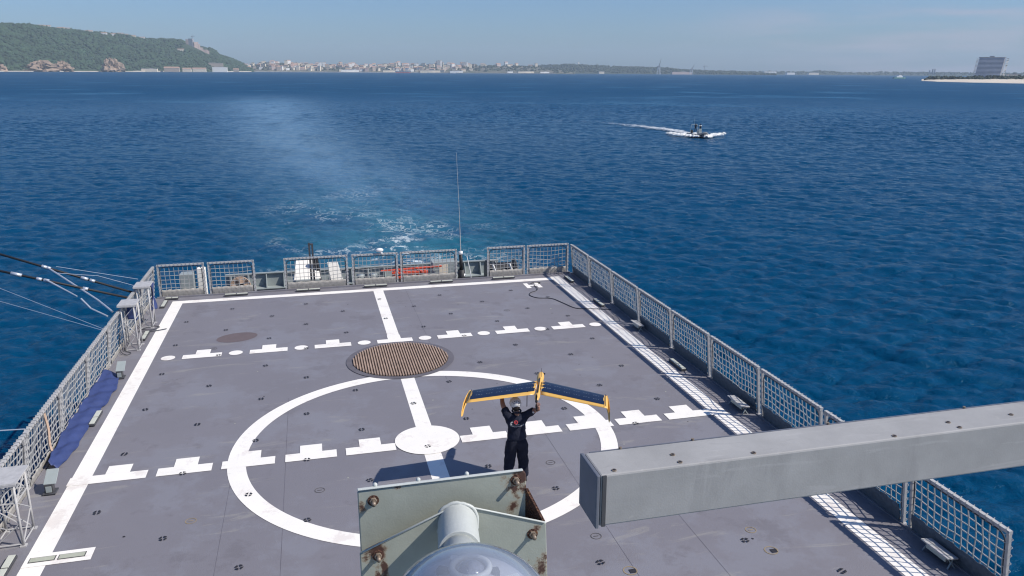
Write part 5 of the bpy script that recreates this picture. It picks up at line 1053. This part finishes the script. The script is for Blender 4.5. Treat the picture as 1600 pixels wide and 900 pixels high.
for sg in (-1, 1):
    MB().sphere(HD + Vector((sg * .034, .087, .02)), .012, 8, 6).build('eye', mWhiteP, man, smooth=True)
    MB().sphere(HD + Vector((sg * .083, .0, .0)), .024, 8, 6, (.4, .8, 1.2)).build('ear', mSkin, man, smooth=True)
MB().sphere(HD + Vector((0, .09, -.05)), .02, 8, 5, (1.2, .4, .35)).build('mouth', mat('lips', (.28, .09, .08), .5), man, smooth=True)
MB().sphere(HD + Vector((0, -.028, -.035)), .102, 18, 12, (.84, .86, 1.05)).build('hair', mHair, man, smooth=True)
cap_ = MB().sphere(HD + Vector((0, 0, .008)), .126, 24, 12, (.93, 1.04, 1.0), half=True).tube([HD + Vector((0, -.005, -.045)), HD + Vector((0, -.002, .01))], [.104, .119], 24, caps=False).build('cap', mat('white cap cloth', (.66, .66, .64), .8, var=.05), man, smooth=True)
MB().prism([(HD.x - .08, HD.y + .1), (HD.x + .08, HD.y + .1), (HD.x + .055, HD.y + .2), (HD.x - .055, HD.y + .2)], HD.z + .015, HD.z + .028).build('brim', mWhiteP, cap_, bevel=.004)
for a, z, w_ in [(-2.1, .03, .022), (-1.7, .05, .014), (-1.3, .025, .022), (-1.15, .06, .018), (-2.0, .07, .02), (-1.55, .078, .024), (-1.0, .035, .02), (-2.35, .055, .02)]:
    r = .122 * math.cos(math.asin(min(.95, z / .122))); MB().box((HD.x + .93 * r * math.cos(a), HD.y + 1.04 * r * math.sin(a), HD.z + .015 + z), (w_, .008, .012), rz=a + math.pi / 2).build('cap_print', mHair, cap_)
# collar
MB().tube([(FX + .085 * math.cos(a), FY + .01 + .08 * math.sin(a), 1.545 + .01 * math.sin(a)) for a in [i * math.pi / 8 for i in range(16)]], .018, 6, closed=True).build('collar', mNavy, man, smooth=True)
# hands: palm and five separate bent fingers
def hand(w_, dirv, palmn, side, curl, name):
    d = Vector(dirv).normalized(); n_ = Vector(palmn).normalized(); s = d.cross(n_).normalized() * side; W_ = Vector(w_)
    J = {'w': (*W_, .026), 'p1': (*(W_ + d * .04), .030), 'p2': (*(W_ + d * .075), .030)}; e_ = [('w', 'p1'), ('p1', 'p2')]
    skin_obj('palm', J, e_, man, mSkin, 2)
    for q, (off, ln) in enumerate([(-.03, .068), (-.01, .078), (.01, .073), (.03, .058)]):
        b0 = W_ + d * .07 + s * off; a1 = b0 + (d * math.cos(curl) + n_ * math.sin(curl)) * ln * .45; a2 = a1 + (d * math.cos(curl * 2) + n_ * math.sin(curl * 2)) * ln * .32; a3 = a2 + (d * math.cos(curl * 2.7) + n_ * math.sin(curl * 2.7)) * ln * .25
        skin_obj('finger', {'a': (*b0, .0095), 'b': (*a1, .009), 'c': (*a2, .0085), 'd': (*a3, .007)}, [('a', 'b'), ('b', 'c'), ('c', 'd')], man, mSkin, 1)
    b0 = W_ + d * .025 - s * .025; a1 = b0 + (d * .6 - s * .7 + n_ * .3).normalized() * .035; a2 = a1 + (d * .8 + n_ * .6).normalized() * .028
    skin_obj('thumb', {'a': (*b0, .012), 'b': (*a1, .0105), 'c': (*a2, .009)}, [('a', 'b'), ('b', 'c')], man, mSkin, 1)
hand((FX - .212, FY + .365, 1.83), (.0, .45, .9), (0, -1, .25), 1, .62, 'left')
hand((FX + .325, FY - .40, 1.735), (-.05, -.35, .9), (0, .9, .2), -1, .55, 'right')
MB().tube([(FX + .33, FY - .33, 1.69), (FX + .335, FY - .36, 1.705)], .042, 12).build('wristband', mHair, man, smooth=True)
# print on the back of the shirt: red disc, white swirl and two lines of lettering, laid on the cloth
bpy.context.view_layer.update()
dg = bpy.context.evaluated_depsgraph_get(); se = shirt.evaluated_get(dg)
def on_back(x, z):
    o = shirt.matrix_world.inverted() @ Vector((x, FY - 1.0, z)); hit, loc, nr, _ = se.ray_cast(o, Vector((0, 1, 0)))
    return (loc.y * .68 + absloc(shirt).y - .006) if hit else FY - .14
def lay(vs): return [(x, absloc(shirt).y + (on_back(x, z) - absloc(shirt).y) / .68, z) for x, z in vs]
def ring2(cx, cz, r0, r1, a0=0, a1=2 * math.pi, n=28):
    A = [a0 + (a1 - a0) * i / n for i in range(n + 1)]; vs = [(cx + r1 * math.cos(a), cz + r1 * math.sin(a)) for a in A] + [(cx + r0 * math.cos(a), cz + r0 * math.sin(a)) for a in A]
    return vs, [(i, i + 1, n + 2 + i, n + 1 + i) for i in range(n)]
CZ = 1.352; CXp = FX - .04
mb = MB()
for a in (ring2(CXp, CZ, .026, .038), ring2(CXp, CZ, .010, .018, .5, 5.4)): mb.add(lay(a[0]), a[1])
mb.build('red_emblem', mRed, shirt)
mb = MB(); a = ring2(CXp - .078, CZ - .012, .016, .029, .6, 4.6); mb.add(lay(a[0]), a[1]); mb.add(lay([(CXp - .125, CZ - .03), (CXp - .098, CZ - .042), (CXp - .07, CZ - .046), (CXp - .09, CZ - .032)]), [(0, 1, 2, 3)]); mb.build('white_swirl', mPrint, shirt)
def lettering(txt, cx, cz, size, bend):
    cu = bpy.data.curves.new('lettering', 'FONT'); cu.body = txt; cu.size = size; cu.align_x = 'CENTER'; tmp = bpy.data.objects.new('tmp', cu); COL.objects.link(tmp); bpy.context.view_layer.update()
    me = bpy.data.meshes.new_from_object(tmp.evaluated_get(bpy.context.evaluated_depsgraph_get())); bpy.data.objects.remove(tmp)
    bm = bmesh.new(); bm.from_mesh(me)
    for v in bm.verts: x = cx + v.co.x; z = cz + v.co.y + bend * v.co.x ** 2; v.co = Vector((x, on_back(x, z), z)) - absloc(shirt); v.co.y /= .68
    bm.to_mesh(me); bm.free(); me.materials.clear(); me.materials.append(mPrint); o = bpy.data.objects.new('lettering', me); COL.objects.link(o); o.parent = shirt
lettering('mais', FX - .01, 1.292, .042, 1.5); lettering('instrumentos', FX - .01, 1.252, .052, 1.6)
MB().sphere(Vector(S_['ur'][:3]).lerp(Vector(S_['sr'][:3]), .25) + Vector((0, -.052, .0)), .024, 12, 6, (1, .3, 1)).build('sleeve_badge', mPrint, man, smooth=True)

# ================================================================ the drone: swept flying wing, yellow, navy solar cells
DRO = Vector((1.95, -2.18, 1.90)); ff = Vector((.335, .942, .0)).normalized(); rg = Vector((ff.y, -ff.x, 0)); uu = Vector((0, 0, 1))
root = empty('drone', DRO, 'yellow flying-wing drone with navy solar cells held over the person', 'drone')
ROOTLE = Vector((2.07, -1.87, 1.93))
def D(r, f, z=0.0): return ROOTLE + rg * r + ff * f + uu * (z - .012 * 0)
def wingP(s, c, top, side):      # s spanwise 0..1, c chord 0..1
    r = side * (.06 + 1.28 * s); le = -.02 - .54 * s; ch = .66 - .07 * s; th = .034 * (1 - .45 * s)
    prof = (math.sqrt(max(c, 0)) * 1.48 - .63 * c - 1.76 * c * c + 1.42 * c ** 3 - .51 * c ** 4) * 2.0 * th / .3 * .3 * 1.3
    return D(r, le - ch * c, (prof if top else -prof * .35) - .03 * s)
def lerp_wing(name, s0, s1, c0, c1, m, side, lift=0.0, closed=True, jag=0):
    ns, nc = 12, 14; vs = []; fs = []
    for i in range(ns + 1):
        for k in range(nc + 1):
            s = s0 + (s1 - s0) * i / ns
            vs.append(wingP(s, c0 + (c1 - c0) * k / nc, True, side) + uu * lift)
    w1 = nc + 1; n = len(vs); fs = [(i * w1 + k, i * w1 + k + 1, (i + 1) * w1 + k + 1, (i + 1) * w1 + k) for i in range(ns) for k in range(nc)]
    if closed:
        for i in range(ns + 1):
            for k in range(nc + 1): vs.append(wingP(s0 + (s1 - s0) * i / ns, c0 + (c1 - c0) * k / nc, False, side) - uu * .004)
        fs += [tuple(q + n for q in f[::-1]) for f in fs]
        fs += [(i * w1, (i + 1) * w1, n + (i + 1) * w1, n + i * w1) for i in range(ns)] + [(i * w1 + nc, n + i * w1 + nc, n + (i + 1) * w1 + nc, (i + 1) * w1 + nc) for i in range(ns)]
        fs += [(k, n + k, n + k + 1, k + 1) for k in range(nc)] + [(ns * w1 + k, ns * w1 + k + 1, n + ns * w1 + k + 1, n + ns * w1 + k) for k in range(nc)]
    return MB().add(vs, fs).build(name, m, root, smooth=True)
mTick = mat('cell contact', (0.42, 0.46, 0.55), .4, var=.1)
for sd in (-1, 1):
    wg = lerp_wing('wing', 0, 1, 0, 1, mYellow, sd)
    # three strips of cells with ragged inner ends, white contact dashes between
    mb = MB()
    for row in range(3):
        c0, c1 = .045 + row * .255, .045 + (row + 1) * .255; s0 = .008 + (.0 if row != 1 else .014); s1 = .955 - (.0 if row != 1 else .012); ns = 18
        q = [wingP(s0 + (s1 - s0) * a / ns, c0 + (c1 - c0) * b_ / 4, True, sd) + uu * .004 for a in range(ns + 1) for b_ in range(5)]
        mb.add(q, [(a * 5 + b_, a * 5 + b_ + 1, a * 5 + b_ + 6, a * 5 + b_ + 5) for a in range(ns) for b_ in range(4)])
    mb.build('solar_panel', mCell, root)
    mb = MB()
    for row in (1, 2):
        for c_ in range(24):
            if c_ % 4 == 3: continue
            s0 = .05 + c_ * .037; c0 = .045 + row * .255 - .007
            mb.add([wingP(s0 + a, c0 + b_, True, sd) + uu * .006 for a, b_ in ((0, 0), (.017, 0), (.017, .013), (0, .013))], [(0, 1, 2, 3)])
    mb.build('cell_contacts', mTick, root)
    # zig-zag fairing strip at the wing root
    mb = MB()
    for k in range(3):
        c0 = .10 + k * .22; mb.add([wingP(-.005, c0, True, sd) + uu * .007, wingP(-.005, c0 + .17, True, sd) + uu * .007, wingP(.045, c0 + .02, True, sd) + uu * .0075], [(0, 1, 2)])
    mb.build('root_fairing', mYellow, root)
    # swept wingtip with down-turned winglet
    tipL = [D(sd * 1.335, -.555, -.01), D(sd * 1.352, -.60, -.008), D(sd * 1.378, -.85, -.015), D(sd * 1.386, -1.15, -.03), D(sd * 1.386, -1.36, -.11), D(sd * 1.380, -1.45, -.16), D(sd * 1.370, -1.36, -.16), D(sd * 1.362, -1.24, -.09), D(sd * 1.345, -1.18, -.04), D(sd * 1.335, -1.14, -.03)]
    n = len(tipL); MB().add(tipL + [p - uu * .028 - rg * sd * .012 for p in tipL], [tuple(range(n)), tuple(range(n, 2 * n))[::-1]] + [(i, (i + 1) % n, n + (i + 1) % n, n + i) for i in range(n)]).build('winglet', mYellow, root)
    cut = MB().add([D(sd * 1.30, -.60, .018), D(sd * 1.312, -.60, .018), D(sd * 1.31, -1.12, .004), D(sd * 1.298, -1.12, .004)], [(0, 1, 2, 3)]); cut.build('tip_seam', mBlack, root)
pod = MB(); st_ = [(.50, .006, .006, 0), (.46, .035, .03, 0), (.38, .062, .05, 0), (.24, .074, .062, -.005), (.05, .066, .066, -.01), (-.20, .050, .06, -.02), (-.5, .048, .055, -.02), (-.75, .052, .05, -.01), (-.93, .035, .035, 0), (-1.0, .02, .02, 0)]
n = 20; vs = []; fs = []
for f_, a_, b_, dz in st_:
    for k in range(n): an = 2 * math.pi * k / n; vs.append(D(a_ * math.cos(an), f_, dz + b_ * math.sin(an)))
for i in range(len(st_) - 1):
    for k in range(n): fs.append((i * n + k, i * n + (k + 1) % n, (i + 1) * n + (k + 1) % n, (i + 1) * n + k))
fs += [tuple(range(n))[::-1], tuple((len(st_) - 1) * n + k for k in range(n))]
pod.add(vs, fs).build('fuselage_pod', mYellow, root, smooth=True)
MB().add([D(-.012, .02, .072), D(.012, .02, .072), D(.016, -.7, .05), D(-.016, -.7, .05), D(-.012, -.3, .066), D(.012, -.3, .066)], [(0, 1, 5, 4), (4, 5, 2, 3)]).build('spine_slot', mBlack, root)
MB().tube([D(0, -.98, 0), D(0, -1.04, 0)], .024, 12).build('motor', mBlack, root, smooth=True)
mb = MB()
for sg in (-1, 1): mb.add([D(0, -1.045, 0), D(.012, -1.05, sg * .05), D(.022, -1.055, sg * .12), D(.006, -1.05, sg * .17), D(-.010, -1.045, sg * .12), D(-.012, -1.04, sg * .05)], [(0, 1, 2, 3, 4, 5)])
pr = mb.build('propeller', mBlack, root); s_ = pr.modifiers.new('s', 'SOLIDIFY'); s_.thickness = .006
MB().tube([D(-.20, -.60, .03), D(-.21, -.62, -.02), D(-.21, -.64, -.28)], .008, 6).build('antenna_mast', mBlack, root)
MB().tube([D(.03, .1, .06), D(.03, .09, .25)], .0035, 5).build('aerial_wire', mBlack, root)
MB().tube([D(.05, .44, 0), D(.075, .42, 0)], .018, 10).build('sensor', mBlack, root)

# ================================================================ put the ship frame into the level world
bpy.context.view_layer.update()
for o in list(bpy.data.objects):
    if o.parent is None and o not in ENV and o.type in {'MESH', 'EMPTY'}:
        o.matrix_world = SHIP @ o.matrix_world
